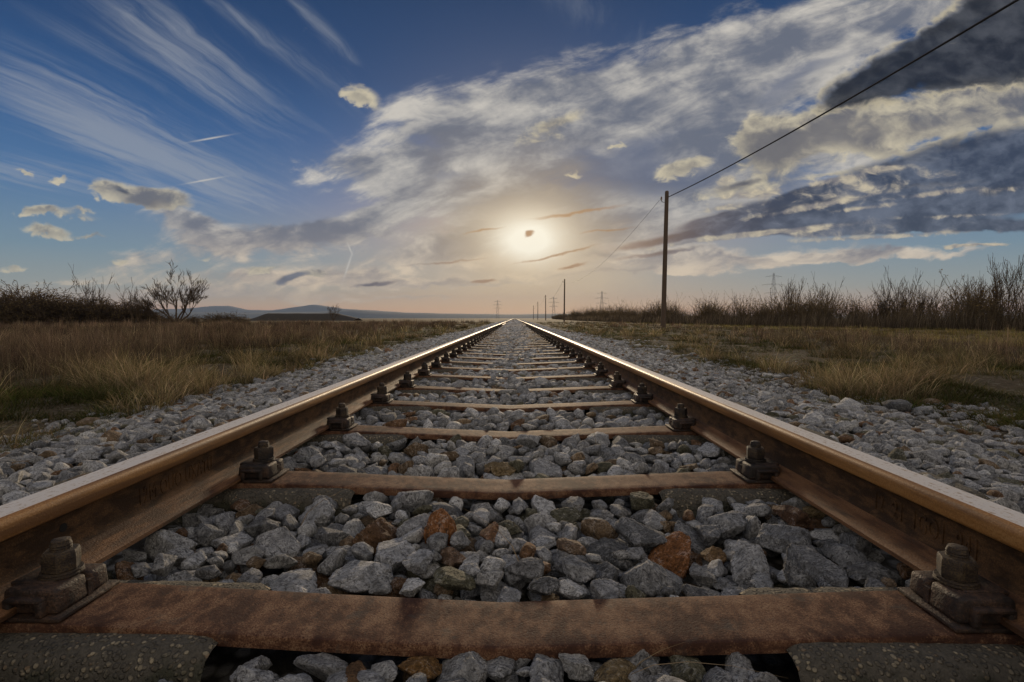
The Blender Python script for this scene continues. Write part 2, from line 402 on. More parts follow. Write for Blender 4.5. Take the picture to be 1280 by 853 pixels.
m, nt, b = mat('mossy_aggregate_concrete'); p = pos()
wv = nt.nodes.new('ShaderNodeVectorMath'); wv.operation = 'ADD'; nt.links.new(p, wv.inputs[0])
wn = nt.nodes.new('ShaderNodeTexNoise'); nt.links.new(p, wn.inputs['Vector']); wn.inputs['Scale'].default_value = 90; ws = mul_c(wn.outputs['Color'], .005); nt.links.new(ws, wv.inputs[1])
v1 = voro(wv.outputs[0], 120); v2 = voro(p, 38); nz = noise(p, 14, 6, .65); nf = noise(p, 160, 5, .7)
cell = nt.nodes.new('ShaderNodeSeparateColor'); nt.links.new(v1.outputs['Color'], cell.inputs[0])
agg = mixc(X(cell.outputs[0]), (.09, .080, .060), (.40, .335, .22))
agg = mixc(sstep(X(cell.outputs[1]), .75, .95), agg, (.22, .15, .085))
peb = sstep(X(v1.outputs['Distance']), .52, .30)
c = mixc(peb * (sstep(noise(p, 40, 4, .6), .40, .58)), (.050, .045, .034), agg)
c = mixc(sstep(nf, .3, .7) * .45, c, (.16, .14, .11))
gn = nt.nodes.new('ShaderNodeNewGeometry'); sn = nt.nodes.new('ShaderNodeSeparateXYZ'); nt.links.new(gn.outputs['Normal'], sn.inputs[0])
moss_shade = sstep(nz + (.5 - X(sn.outputs[2])) * .50, .44, .62)  # moss with shade mixed in: sides darker, lit tops kept lighter
c = mixc(moss_shade * .85, c, mixc(nf, (.022, .023, .014), (.055, .056, .030)))
setin(b, 'Base Color', c); b.inputs['Roughness'].default_value = .92
bump(b, peb * 1.0 + nf * .7 + nz, .9, .006); M['concrete'] = m

def stone_mat(name, from_attr):
    m, nt, b = mat(name); p = pos()
    if from_attr:
        a = nt.nodes.new('ShaderNodeAttribute'); a.attribute_name = 'tint'; tint = a.outputs['Color']
    else:
        a = nt.nodes.new('ShaderNodeObjectInfo'); tint = a.outputs['Color']
    n1 = noise(p, 32, 7, .66, .6); n2 = noise(scaled(p, 1, 1.6, .7), 120, 6, .68, 1.2); n3 = noise(p, 600, 3, .6)
    ve = voro(scaled(p, 1, 1.4, 1), 60, 'DISTANCE_TO_EDGE').outputs[0]
    vein = sstep(X(ve) + (n2 - .5) * .10, .035, .0) * sstep(n1, .45, .6)
    f = (sstep(n1, .32, .68) * .70 + .55) * (sstep(n2, .34, .66) * .95 + .50) * (n3 * .7 + .65)
    c = mul_c(tint, f)
    c = mixc(vein * .42, c, (.52, .51, .48))
    c = mixc(sstep(n2 + (n1 - .5) * .7, .56, .68) * .50, c, (.60, .59, .57))
    c = mixc(sstep(n2 - (n1 - .5) * .5, .44, .34) * .55, c, (.040, .038, .036))
    setin(b, 'Base Color', c); b.inputs['Roughness'].default_value = .8; b.inputs['Specular IOR Level'].default_value = .3
    bump(b, n1 * 1.4 + n2 * 1.5 + n3 * .3 - vein * .3, 1.0, .012)
    return m
M['stone'] = stone_mat('ballast_limestone', False)
M['stones'] = stone_mat('ballast_limestone_mass', True)

m, nt, b = mat('field_soil'); p = pos()
s_ = nt.nodes.new('ShaderNodeSeparateXYZ'); nt.links.new(p, s_.inputs[0]); px_ = X(s_.outputs[0]); py_ = X(s_.outputs[1])
ax = X.op('ABSOLUTE', px_)
g1 = noise(p, .9, 6, .6); g2 = noise(p, 7, 6, .65); g3 = noise(p, 70, 5, .7)
vg = voro(p, 30); sc_ = nt.nodes.new('ShaderNodeSeparateColor'); nt.links.new(vg.outputs['Color'], sc_.inputs[0])
grav = mixc(X(sc_.outputs[0]), (.07, .068, .062), (.30, .29, .27))
grav = mixc(sstep(X(vg.outputs['Distance']), .25, .6), grav, (.05, .046, .038))
g4 = noise(p, 18, 6, .75)
soil = mixc(g3, (.040, .031, .020), (.115, .088, .055))
soil = mixc(sstep(g2 + (g1 - .5), .50, .68) * .55, soil, (.055, .068, .022))
soil = mixc(sstep(g3 * .5 + g4 * .5 + (g2 - .5) * .4, .52, .62) * .7, soil, (.25, .23, .185))
soil = mixc(sstep(g4, .46, .38) * .6, soil, (.028, .024, .016))
fieldc = mixc(g1, (.085, .060, .030), (.150, .110, .055))
fieldc = mixc(sstep(g2, .45, .65) * .5, fieldc, (.060, .056, .028))
fieldc = mixc(sstep(g3 + (g2 - .5) * .6, .52, .66) * .6, fieldc, (.20, .16, .10))
fieldc = mixc(sstep(g3, .46, .38) * .6, fieldc, (.030, .024, .014))
fm_patch = noise(p, .35, 3, .5)
gm = sstep(ax + (g2 - .5) * .9 + (g1 - .5) * .8, 2.35, 2.0)
fm = sstep(ax + (g1 - .5) * 2 - sstep(px_, 0.0, 1.0) * 3.2, 5.5, 11.0)
c = mixc(gm, soil, grav); c = mixc(fm, c, fieldc)
setin(b, 'Base Color', c); b.inputs['Roughness'].default_value = .95; b.inputs['Specular IOR Level'].default_value = .1
bump(b, g3 * .6 + g2, .8, .03); M['soil'] = m

def leafy(name, attr=True, col=(.1, .08, .04), trans=.35):
    m, nt, b = mat(name)
    nt.nodes.remove(b); out = nt.nodes['Material Output']
    if attr:
        a = nt.nodes.new('ShaderNodeAttribute'); a.attribute_name = 'tint'; c = a.outputs['Color']
    else:
        nz = noise(pos(), 1.2, 4, .6); c = mixc(nz, tuple(v * .7 for v in col), tuple(v * 1.3 for v in col))
    d = nt.nodes.new('ShaderNodeBsdfDiffuse'); t = nt.nodes.new('ShaderNodeBsdfTranslucent'); mixs = nt.nodes.new('ShaderNodeMixShader')
    nt.links.new(c, d.inputs[0]); nt.links.new(c, t.inputs[0]); mixs.inputs[0].default_value = trans
    nt.links.new(d.outputs[0], mixs.inputs[1]); nt.links.new(t.outputs[0], mixs.inputs[2]); nt.links.new(mixs.outputs[0], out.inputs[0])
    return m
M['grass'] = leafy('dry_grass_blades')
M['twig'] = leafy('bare_twigs', False, (.085, .064, .046), 0.0)
M['stalk'] = leafy('pale_stalks', False, (.23, .18, .11), .3)
M['reed'] = leafy('dry_reed_stems', False, (.110, .085, .056), .15)
M['bleaf'] = leafy('withered_leaves', False, (.17, .125, .06), .45)
m, nt, b = mat('weathered_pole_wood'); p = pos()
w1 = noise(scaled(p, 14, 14, .5), 3, 6, .7); setin(b, 'Base Color', mixc(w1, (.035, .024, .017), (.13, .090, .062))); b.inputs['Roughness'].default_value = .9
bump(b, w1, .6, .02); M['pole'] = m
def plain(name, c, rough=.6, metal=0.0):
    m, nt, b = mat(name); nz = noise(pos(), 6, 5, .6)
    setin(b, 'Base Color', mixc(nz, tuple(v * .75 for v in c), tuple(v * 1.2 for v in c))); b.inputs['Roughness'].default_value = rough; b.inputs['Metallic'].default_value = metal
    return m
M['cable'] = plain('black_cable', (.02, .018, .018), .6)
M['insul'] = plain('brown_porcelain', (.12, .07, .05), .3)
M['galv'] = plain('galvanised_lattice', (.18, .19, .20), .6, .3)
M['hill'] = plain('wooded_hills', (.05, .065, .06), .95)
M['bank'] = plain('scrubby_bank', (.036, .029, .020), .95)

# ================================================================== ground
def ground_z(x, y):
    ax = np.abs(x)
    z = np.interp(ax, [0, .8, 1.5, 2.0, 2.5, 3.2, 6], [-.075, -.055, -.070, -.125, -.165, -.16, -.16])
    z = z + np.where(ax > 2.0, (fbm(x * 1.1, y * 1.1) - .47) * .20 * np.clip((ax - 2.0) * .7, 0, 1) * np.clip(60 / (np.abs(y) + 30), 0, 1), 0)
    z = z + np.where(ax > 1.9, (fbm(x * 6, y * 6, 3) - .44) * .03, 0)
    return z
def axis_pts(lim, d0, g):
    p = [0.0]; d = d0
    while p[-1] < lim: p.append(p[-1] + d); d *= g
    return np.array(p)
xs = axis_pts(9000, .07, 1.052); xs = np.concatenate([-xs[:0:-1], xs])
ys = np.concatenate([-axis_pts(400, .3, 1.25)[:0:-1], axis_pts(9000, .07, 1.030)])
gxx, gyy = np.meshgrid(xs, ys)
gzz = ground_z(gxx, gyy)
nx_, ny_ = len(xs), len(ys)
ii = (np.arange(ny_ - 1)[:, None] * nx_ + np.arange(nx_ - 1)[None, :]).ravel()
g = link('ground', mesh_np('ground', np.stack([gxx, gyy, gzz], -1).reshape(-1, 3), np.stack([ii, ii + 1, ii + nx_ + 1, ii + nx_], -1), [M['soil']], True))
tag(g, kind='structure')

# ================================================================== rails
RX, RZ = .751, .035
half = [(.0625, 0), (.0625, .0085), (.0605, .0110), (.042, .0165), (.024, .0225), (.014, .0290), (.0095, .0380), (.0075, .050), (.0070, .075), (.0078, .092),
        (.0105, .1000), (.016, .1045), (.0295, .1095), (.0325, .1115), (.0335, .1155), (.0335, .1330), (.0322, .1390), (.0290, .1440), (.0235, .1470), (.0150, .1484), (.006, .149)]
half = [(x, z * .886) for x, z in half]
prof = [(x, z) for x, z in half] + [(-x, z) for x, z in half[::-1]]
def rail_mesh(y0, y1):
    yv = [y0] + list(np.linspace(0, 8, 17)) + [12, 20, 40, 80, 160, y1]
    n = len(prof); V = []; Fc = []; mi = []
    for y in yv: V += [(x, y, z) for x, z in prof]
    for k in range(len(yv) - 1):
        for i in range(n):
            j = (i + 1) % n; Fc.append((k * n + j, k * n + i, (k + 1) * n + i, (k + 1) * n + j))
            za, zb = prof[i][1], prof[j][1]; zm = (za + zb) / 2; xm = abs(prof[i][0] + prof[j][0]) / 2
            mi.append(1 if zm < .0235 else 0 if zm < .0975 else 3 if zm > .1296 else 2)
    me = mesh_np('rail_profile', np.array(V), np.array(Fc), [M['web'], M['foot'], M['head'], M['top']], True, mi)
    me.set_sharp_from_angle(angle=R(38))
    return me
RM = rail_mesh(-3, 420)
def lettering(text, parent, M4, size, squeeze):
    """raised foundry marks on the web, each word a part"""
    x = 0.0
    for word in text.split(' '):
        if word:
            cu = D.curves.new('letters', 'FONT'); cu.body = word; cu.size = size; cu.extrude = .0011; cu.bevel_depth = .0005; cu.space_character = 1.12
            tmp = D.objects.new('letters', cu); COL.objects.link(tmp)
            bpy.context.view_layer.update()
            me = D.meshes.new_from_object(tmp.evaluated_get(bpy.context.evaluated_depsgraph_get()))
            D.objects.remove(tmp)
            wd = max(v.co.x for v in me.vertices)
            me.transform(M4 @ Matrix.Translation((x * squeeze, 0, 0)) @ Matrix.Diagonal((squeeze, 1, 1, 1)))
            me.materials.clear(); me.materials.append(M['web'])
            link('raised_lettering', me, parent); x += wd
        x += size * .42
for s in (-1, 1):
    r = link('rail', RM, None, (s * RX, 0, RZ))
    tag(r, 'rusty rail left of the ties with raised 12M lettering on its web' if s < 0 else 'rusty rail on the side of the wooden poles with a weld seam', 'rail', 'the two running rails')
    if s < 0:
        M4 = Matrix(((0, 0, 1, .0078), (1, 0, 0, 1.035), (0, 1, 0, .040), (0, 0, 0, 1)))
        lettering('12M OUO UXATU', r, M4, .048, .62)
        bm = bmesh.new(); add_lathe(bm, [(.0075, 0), (.0075, .0008)], 20)
        me = bm_mesh('bolt_hole', bm, [plain('hole_painted_shade', (.008, .007, .006), .9)])  # flat dark disc on the web; the hole's shade is put into its colour
        me.transform(Matrix.Translation((.0072, .862, .066)) @ Matrix.Rotation(R(90), 4, 'Y')); link('bolt_hole', me, r)
    else:
        M4 = Matrix(((0, 0, -1, -.0078), (-1, 0, 0, 1.035), (0, 1, 0, .040), (0, 0, 0, 1)))
        lettering('12  21  1GO1  941', r, M4, .048, .58)
        bm = bmesh.new(); ring = [(x * 1.0 + math.copysign(.0012, x), z + (.0012 if z > .02 else -.0004)) for x, z in prof if z < .124]
        a = [bm.verts.new((x, 3.28, z)) for x, z in ring]; c_ = [bm.verts.new((x, 3.292, z)) for x, z in ring]
        for i in range(len(ring) - 1):
            if abs(ring[i][0] - ring[i + 1][0]) < .05: bm.faces.new((a[i], a[i + 1], c_[i + 1], c_[i]))
        link('weld_seam', bm_mesh('weld_seam', bm, [M['clip']]), r)

# ================================================================== sleepers
Y0, DY, NS = .760, .627, 298
def tie_mesh():
    """flat steel tie with turned-down edges, sagging to a crease at its middle"""
    sec = [(-.0595, -.018), (-.0600, -.004), (-.0585, -.0010), (-.0550, .0), (-.03, .0), (0, .0), (.03, .0), (.0555, .0), (.0590, -.0010), (.0605, -.004), (.0600, -.017), (.054, -.017), (.053, -.008), (-.053, -.008), (-.0535, -.018)]
    xs_ = np.concatenate([np.linspace(-.80, -.40, 5), np.linspace(-.36, -.04, 9), [-.012, 0, .012], np.linspace(.04, .36, 9), np.linspace(.40, .80, 5)])
    V = []; n = len(sec)
    for x in xs_:
        sag = -.025 * max(0, 1 - abs(x) / .64) ** 1.05
        wob = .0012 * math.sin(x * 9 + 1)
        V += [(x, y_ + wob - .004 * max(0, 1 - abs(x) / .5), z_ + sag) for y_, z_ in sec]
    Fc = []
    for k in range(len(xs_) - 1):
        for i in range(n):
            j = (i + 1) % n; Fc.append((k * n + i, k * n + j, (k + 1) * n + j, (k + 1) * n + i))
    me = mesh_np('tie_bar', np.array(V), np.array(Fc), [M['tie']], True); me.set_sharp_from_angle(angle=R(40)); return me
def block_mesh(s):
    bm = bmesh.new()
    NXX, NYY = 90, 34
    sec = [(-.155, -.20), (-.130, -.10), (-.104, -.026), (-.090, -.0150), (-.074, -.0125), (.074, -.0125), (.090, -.0120), (.100, -.022), (.128, -.10), (.150, -.20)]
    # resample the section
    P = np.array(sec); seg = np.r_[0, np.cumsum(np.linalg.norm(np.diff(P, axis=0), axis=1))]
    t = np.linspace(0, seg[-1], NYY); Y = np.interp(t, seg, P[:, 0]); Z = np.interp(t, seg, P[:, 1])
    xs_ = np.linspace(.392, 1.22, NXX)
    V = []
    for i, x in enumerate(xs_):
        endr = max(0, 1 - (x - .392) / .015) + max(0, 1 - (1.22 - x) / .015)
        for y_, z_ in zip(Y, Z):
            d = (fbm(np.array(x * 24 + 5), np.array(y_ * 24 + z_ * 31 + 9), 4) - .47) * .010 + (fbm(np.array(x * 90), np.array(y_ * 90 + z_ * 70), 2) - .37) * .005
            nx = 1 if y_ > .09 else -1 if y_ < -.09 else 0
            V.append((s * x, y_ * (1 - .03 * endr) + nx * d, z_ - .010 * endr + min(d * .5, .0035)))
    base = len(V)
    Fc = []
    for i in range(NXX - 1):
        for j in range(NYY - 1):
            q = (i * NYY + j, i * NYY + j + 1, (i + 1) * NYY + j + 1, (i + 1) * NYY + j)
            Fc.append(q if s < 0 else q[::-1])
    me = mesh_np('b', np.array(V), np.array(Fc), [M['concrete']], True)
    bm.from_mesh(me); D.meshes.remove(me)
    bmesh.ops.holes_fill(bm, edges=[e for e in bm.edges if e.is_boundary], sides=0)
    bmesh.ops.recalc_face_normals(bm, faces=bm.faces)
    return bm_mesh('concrete_block', bm, [M['concrete']], angle=50)
def clip_mesh(s):
    """cast clamp seen at the inner foot of the rail at +x; s mirrors it"""
    bm = bmesh.new()
    add_box(bm, -.046, .030, -.058, .054, .0, .006, .0015)                      # plate it stands on
    add_box(bm, -.037, .046, -.050, .006, .006, .042, .006, .94, 3)             # near half of the clamp
    add_box(bm, -.035, .046, .012, .048, .006, .038, .006, .93, 3)              # far half behind the slot
    add_box(bm, -.036, .042, .004, .014, .006, .030)                            # web between them
    add_box(bm, -.022, -.012, -.060, -.046, .006, .030, .003)                   # arch cast on the front
    add_box(bm, .024, .034, -.060, -.046, .006, .030, .003)
    add_box(bm, -.0215, .0335, -.0605, -.046, .026, .033, .003)
    add_box(bm, -.012, .050, -.030, .026, .037, .044, .002)                     # washer plate under the nut
    for v in bm.verts: v.co.x += (fbm(np.array(v.co.y * 60), np.array(v.co.z * 60), 2) - .37) * .003; v.co.x *= s
    if s < 0: bmesh.ops.reverse_faces(bm, faces=bm.faces)
    return bm_mesh('rail_clip', bm, [M['clip']], angle=45)
def nut_mesh():
    bm = bmesh.new()
    add_lathe(bm, [(.0262, .0425), (.0272, .0435), (.0272, .0458), (.0258, .0468), (.0258, .0476), (.0268, .0486), (.0262, .0505)], 28)
    add_lathe(bm, [(.0225, .0502), (.0240, .0520), (.0240, .0760), (.0222, .0800), (.0170, .0806)], 6, phase=.35)
    add_lathe(bm, [(.0140, .0800), (.0132, .0830), (.0140, .0845), (.0132, .0865), (.0140, .0882), (.0130, .0905), (.0120, .0950), (.0060, .0965)], 20)
    bmesh.ops.subdivide_edges(bm, edges=bm.edges[:], cuts=2, use_grid_fill=True)
    for v in bm.verts:
        d = (fbm(np.array(v.co.x * 90 + v.co.z * 40), np.array(v.co.y * 90 + v.co.z * 55), 3) - .43) * .0020
        n = Vector((v.co.x, v.co.y, 0)); n = n.normalized() if n.length > 1e-4 else Vector((0, 0, 1))
        v.co += n * d; v.co.z += d * (1 if v.co.z > .085 else .2)
    return bm_mesh('nut_and_bolt', bm, [M['nut']], angle=35)
TM = tie_mesh(); BL, BR = block_mesh(-1), block_mesh(1)
CL, CR = clip_mesh(-1), clip_mesh(1); NM = nut_mesh()
def far_sleeper():
    bm = bmesh.new(); add_box(bm, -.8, .8, -.06, .06, -.03, 0); me = bm_mesh('railway_sleeper', bm, [M['tie'], M['concrete']])
    bm = bmesh.new(); bm.from_mesh(me)
    for s in (-1, 1):
        f0 = len(bm.faces); add_box(bm, min(s * .392, s * 1.2), max(s * .392, s * 1.2), -.11, .11, -.15, -.004); bm.faces.ensure_lookup_table()
        for f in bm.faces[f0:]: f.material_index = 1
    D.meshes.remove(me)
    return bm_mesh('far_sleeper_body', bm, [M['tie'], M['concrete']])
FM = far_sleeper()
ordn = ['first', 'second', 'third', 'fourth', 'fifth', 'sixth', 'seventh', 'eighth', 'ninth', 'tenth', 'eleventh', 'twelfth']
TIE_Z = .025
sl_y = []
protos = None
for k in range(NS):
    y = Y0 + DY * k + (random.uniform(-.008, .008) if k > 1 else 0)
    sl_y.append(y)
    rz = -.014 if k == 0 else random.uniform(-.006, .006)
    dzz = random.uniform(-.003, .003) if k else 0
    if k < 45:
        root = empty('railway_sleeper', (0, y, TIE_Z + dzz), rz)
        link('tie_bar', TM, root)
        for s in (-1, 1):
            link('concrete_block', BL if s < 0 else BR, root)
            xb = (-.656, .669)[s > 0] - (.010 if k == 0 and s < 0 else 0)
            c1 = link('rail_clip', CL if s < 0 else CR, root, (xb, 0, .001)); link('nut_and_bolt', NM, c1, (0, 0, .0), random.uniform(0, 1))
            c2 = link('rail_clip', CR if s < 0 else CL, root, (s * (2 * RX - .6625), 0, .001)); link('nut_and_bolt', NM, c2, (0, 0, 0), random.uniform(0, 1))
    else:
        root = link('railway_sleeper', FM, None, (0, y, TIE_Z + dzz), rz)
    if k < 12:
        lb = f'{ordn[k]} steel tie with concrete ends counting away from the viewer' if k else 'nearest and widest looking steel tie with concrete ends, crossing the whole picture'
        tag(root, lb, 'sleeper', 'sleepers of the railway track')
    elif k < 45:
        tag(root, 'rusty steel tie further down the track, past the twelfth, its clips still visible', 'sleeper', 'sleepers of the railway track')
    else:
        tag(root, 'tiny rusty steel tie close to where the two rails meet', 'sleeper', 'sleepers of the railway track')

# ================================================================== ballast
def ico(sub):
    bm = bmesh.new(); bmesh.ops.create_icosphere(bm, subdivisions=sub, radius=1.0)
    V = np.array([v.co[:] for v in bm.verts]); Fc = np.array([[v.index for v in f.verts] for f in bm.faces]); bm.free(); return V, Fc
ICO = {k: ico(k) for k in (1, 2, 3, 4, 5)}
NV = 26
rk = np.random.default_rng(3)
ROCKP = []
for i in range(NV):
    n = int(rk.integers(10, 17))
    N = rk.normal(size=(n, 3)); N /= np.linalg.norm(N, axis=1)[:, None]
    d = rk.uniform(.46, .80, n)
    ROCKP.append((N, d, rk.uniform(0, 100, 3), rk.uniform(50, 150)))
def rock_shape(i, sub):
    """unit rock: a sphere cut by random planes, edges softened, surface roughened"""
    V, Fc = ICO[sub]; N, d, off, p = ROCKP[i]
    dot = V @ N.T
    rr = np.where(dot > .05, d[None, :] / np.maximum(dot, .05), 9.0)
    rr = np.minimum(rr, 9.0)
    r = (np.sum(rr ** -p, axis=1) + 1.0 ** -p) ** (-1 / p)
    if sub >= 2:
        a = fbm(V[:, 0] * 2.3 + off[0] + V[:, 2] * 1.1, V[:, 1] * 2.3 + off[1] - V[:, 2] * 1.7, 4) - .47
        r = r * (1 + a * .22)
    if sub >= 3:
        a = fbm(V[:, 0] * 7 + off[1] + V[:, 2] * 4.1, V[:, 1] * 7 + off[2] - V[:, 2] * 5.7, 4)
        r = r * (1 + (np.abs(a - .47)) * -.34 + .02)
    P = V * r[:, None]
    P -= (P.max(0) + P.min(0)) / 2
    P /= np.abs(P).max(0)[None, :]                       # every axis spans -1..1
    return P
def rot_mats(n, r, tilt):
    yaw = r.uniform(0, 2 * np.pi, n); ax = r.uniform(0, 2 * np.pi, n); t = np.abs(r.normal(0, tilt, n))
    out = np.empty((n, 3, 3))
    for i in range(n):
        out[i] = np.array(Matrix.Rotation(t[i], 3, Vector((math.cos(ax[i]), math.sin(ax[i]), 0))) @ Matrix.Rotation(yaw[i], 3, 'Z'))
    return out
RES = .005
def deposit(x0, x1, y0, y1, target, base, obstacles, n_try, size, seed, K=7, miss_stop=260):
    """drop stones one by one, each into the lowest of K random hollows, until the bed is full"""
    r = np.random.default_rng(seed)
    nx, ny = int((x1 - x0) / RES) + 1, int((y1 - y0) / RES) + 1
    cx = x0 + np.arange(nx) * RES; cy_ = y0 + np.arange(ny) * RES
    Xg, Yg = np.meshgrid(cx, cy_, indexing='ij')
    H = base(Xg, Yg).astype(float); T = target(Xg, Yg); own = np.full((nx, ny), -1, int)
    for (a, b_, c, d, h) in obstacles:
        H[(Xg > a) & (Xg < b_) & (Yg > c) & (Yg < d)] = h
    st = []; miss = 0
    Rm = rot_mats(n_try, r, .42)
    for q in range(n_try):
        L = size(r); semi = np.array([L, L * r.uniform(.55, .90), L * r.uniform(.40, .72)])
        Rr = Rm[q]; A = Rr @ np.diag((semi * .90) ** -2.0) @ Rr.T
        ext = semi.max(); k = int(ext / RES) + 1
        u = np.arange(-k, k + 1) * RES; U, Vv = np.meshgrid(u, u, indexing='ij')
        bq = A[0, 2] * U + A[1, 2] * Vv; cq = A[0, 0] * U * U + 2 * A[0, 1] * U * Vv + A[1, 1] * Vv * Vv - 1
        disc = bq * bq - A[2, 2] * cq; inside = disc > 0
        if inside.sum() < 3: continue
        s_ = np.sqrt(np.maximum(disc, 0)) / A[2, 2]; mid = -bq / A[2, 2]; top = mid + s_; bot = mid - s_
        best = None
        for _ in range(K):
            i = r.integers(k, nx - k); j = r.integers(k, ny - k)
            patch = H[i - k:i + k + 1, j - k:j + k + 1]
            z = np.max(np.where(inside, patch - bot, -9)) - .10 * L
            ex_ = z - T[i, j]
            if best is None or ex_ < best[0]: best = (ex_, i, j, z)
        ex_, i, j, z = best
        if ex_ > L * .12:
            miss += 1
            if miss > miss_stop: break
            continue
        miss = max(0, miss - 2)
        patch = H[i - k:i + k + 1, j - k:j + k + 1]; o = own[i - k:i + k + 1, j - k:j + k + 1]
        up = inside & (z + top > patch)
        patch[up] = (z + top)[up]; o[up] = len(st)
        st.append((cx[i], cy_[j], z, *semi, q, r.integers(0, NV)))
    vis = np.bincount(own[own >= 0], minlength=len(st))
    # how large each shows in the picture: cells seen, weighed by distance
    return np.array(st), Rm, vis
def sz_in(r): return float(np.clip(r.lognormal(math.log(.0295), .36), .013, .058))
def sz_out(r): return float(np.clip(r.lognormal(math.log(.0275), .34), .013, .052))
obst = []
for y in sl_y[:8]:
    obst.append((-.74, .74, y - (.042 if y < 1 else .062), y + .066, .5))
    for s in (-1, 1): obst.append((min(s * .385, s * 1.3), max(s * .385, s * 1.3), y - (.118 if y < 1 else .100), y + .100, .5))
    for xb in (-.656, .669): obst.append((xb - .07, xb + .07, y - .07, y + .07, .5))
YD = 4.05
def tgt_in(x, y):
    t = -.006 + (fbm(x * 5, y * 5, 3) - .44) * .045 + .004 * (np.abs(x) > .60)
    return t + .006 * (y < .70)
bed = []
S, Rm, vis = deposit(-.765, .765, .30, YD, tgt_in, lambda x, y: tgt_in(x, y) * 0 - .085, obst, 9000, sz_in, 21)
bed.append((S, Rm, vis, 'in'))
prof_out = lambda ax: np.interp(ax, [.8, 1.1, 1.45, 1.7, 1.95, 2.2], [.012, .010, -.02, -.055, -.095, -.13])
ragged = lambda x, y: (fbm(x * 3 + 9, y * 3, 3) - .44) * .05
for sgn in (-1, 1):
    ob = [(-9, -.80 + 0, 0, 0, 0)]
    f = lambda x, y: prof_out(np.abs(x)) + ragged(x, y)
    a, b_ = (-2.12, -.822) if sgn < 0 else (.822, 2.06)
    S, Rm, vis = deposit(a, b_, .85, YD, f, lambda x, y: f(x, y) - .055, [], 8000, sz_out, 31 + sgn, K=6)
    bed.append((S, Rm, vis, 'left' if sgn < 0 else 'right'))

PAL = np.array([(.290, .293, .300), (.355, .360, .368), (.185, .190, .198), (.43, .43, .425), (.25, .25, .248), (.305, .312, .325)])
def tint_for(r, n, rustp=.032):
    C = PAL[r.integers(0, len(PAL), n)] * r.uniform(1.0, 1.95, (n, 1))
    k = r.random(n)
    C[k < .09] = np.array((.31, .215, .125)) * r.uniform(.6, 1.1, ((k < .09).sum(), 1))
    C[k < rustp] = np.array((.30, .165, .080)) * r.uniform(.55, 1.0, ((k < rustp).sum(), 1))
    C[(k > .95)] = np.array((.20, .19, .125)) * r.uniform(.7, 1.1, ((k > .95).sum(), 1))
    return C
rc = np.random.default_rng(8)
alls = []
for S, Rm, vis, zone in bed:
    tints = tint_for(rc, len(S))
    for i, row in enumerate(S):
        alls.append(dict(p=row[:3], semi=row[3:6], R=Rm[int(row[6])], v=int(row[7]), tint=tints[i], vis=vis[i], zone=zone))
def proj(p):
    Z = max(p[1], .05); return 643 + F * (p[0] - CAMX) / Z, 398 + F * (CAMZ - p[2]) / Z
# stones that stand out by colour in the photograph: the nearest real stone there takes that colour
RUST = (.36, .150, .050); TAN = (.30, .20, .11); OCH = (.33, .24, .12); DKR = (.17, .09, .05); GRN = (.19, .18, .10)
named = [(550, 660, RUST, 1.55, 'large rust-orange pointed stone standing up behind the nearest tie'),
         (612, 677, (.32, .17, .09), 1.1, 'flat orange-brown stone just right of the big rust-orange pointed stone'),
         (900, 690, (.28, .17, .075), 1.35, 'ochre angular stone near the right concrete end, left of the dark brown one'),
         (1000, 652, DKR, 1.3, 'dark brown rounded stone beside the right rail foot'),
         (570, 715, (.25, .16, .10), 1.25, 'long brown stone leaning between greys behind the nearest tie'),
         (715, 692, (.25, .17, .11), 1.2, 'tan-brown stone upright near the middle of the first bay'),
         (845, 703, RUST, .95, 'small bright orange stone among greys right of centre'),
         (375, 735, (.25, .17, .11), 1.1, 'brown flat stone lying against the nearest tie'),
         (432, 838, (.30, .17, .08), 1.1, 'orange-brown stone in front of the nearest tie, left of centre'),
         (520, 843, (.33, .18, .06), 1.0, 'rust-orange stone in front of the nearest tie, near the middle'),
         (775, 845, OCH, 1.1, 'ochre stone in front of the nearest tie, right of centre'),
         (375, 573, RUST, 1.1, 'rust-brown stone beside the second left clip'),
         (820, 628, TAN, 1.0, 'tan stone under the second tie edge, right of centre'),
         (1025, 640, OCH, .9, 'yellowish small stone beside the dark brown stone by the right rail'),
         (630, 588, OCH, 1.1, 'yellow-tan stone against the second tie, in the second bay'),
         (590, 572, GRN, 1.0, 'olive-brown stone in the second bay, centre'),
         (480, 745, PAL[3], 1.0, None)]
for (px, py, col, sc, lab) in named:
    best = min((s for s in alls if 'lab' not in s and s['vis'] > 25 and s['zone'] == 'in'), key=lambda s: (proj(s['p'])[0] - px) ** 2 + 2.0 * (proj(s['p'])[1] - py) ** 2)
    best['tint'] = np.array(col); best['semi'] = best['semi'] * min(sc, 1.15)
    if proj(best['p'])[1] > 700 and proj(best['p'])[1] < 800: best['p'] = best['p'] + np.array([0, .02, -.004])
    if lab: best['lab'] = lab
    if sc > 1.5: best['semi'] = np.array([.033, .030, .046]); best['R'] = np.eye(3); best['v'] = 4; best['p'] = np.array([-.132, 1.06, .014])
    elif lab and py < 700:
        Zt = F * (CAMZ - .01) / (py - 398); best['p'] = best['p'] * .35 + .65 * np.array([CAMX + (px - 643) / F * Zt, Zt, best['p'][2] + .012]); best['vis'] += 60
for s in alls:
    if s['zone'] == 'in' and s['p'][1] < .72:                  # nothing lies higher than the lip of the nearest tie
        s['semi'] = np.minimum(s['semi'], .040); s['p'][2] = min(s['p'][2], -.002 - .55 * s['semi'].max())
    x_, y_, z_ = s['p']; sx, sy = proj(s['p'])
    inside = -40 < sx < 1320 and sy < 880
    s['area'] = s['vis'] * 1.0 / max(y_, .3) ** 2 * (.4 + (CAMZ - z_) / y_) * (1 if inside else .05) * (1 + 99 * ('lab' in s))
alls.sort(key=lambda s: -s['area'])
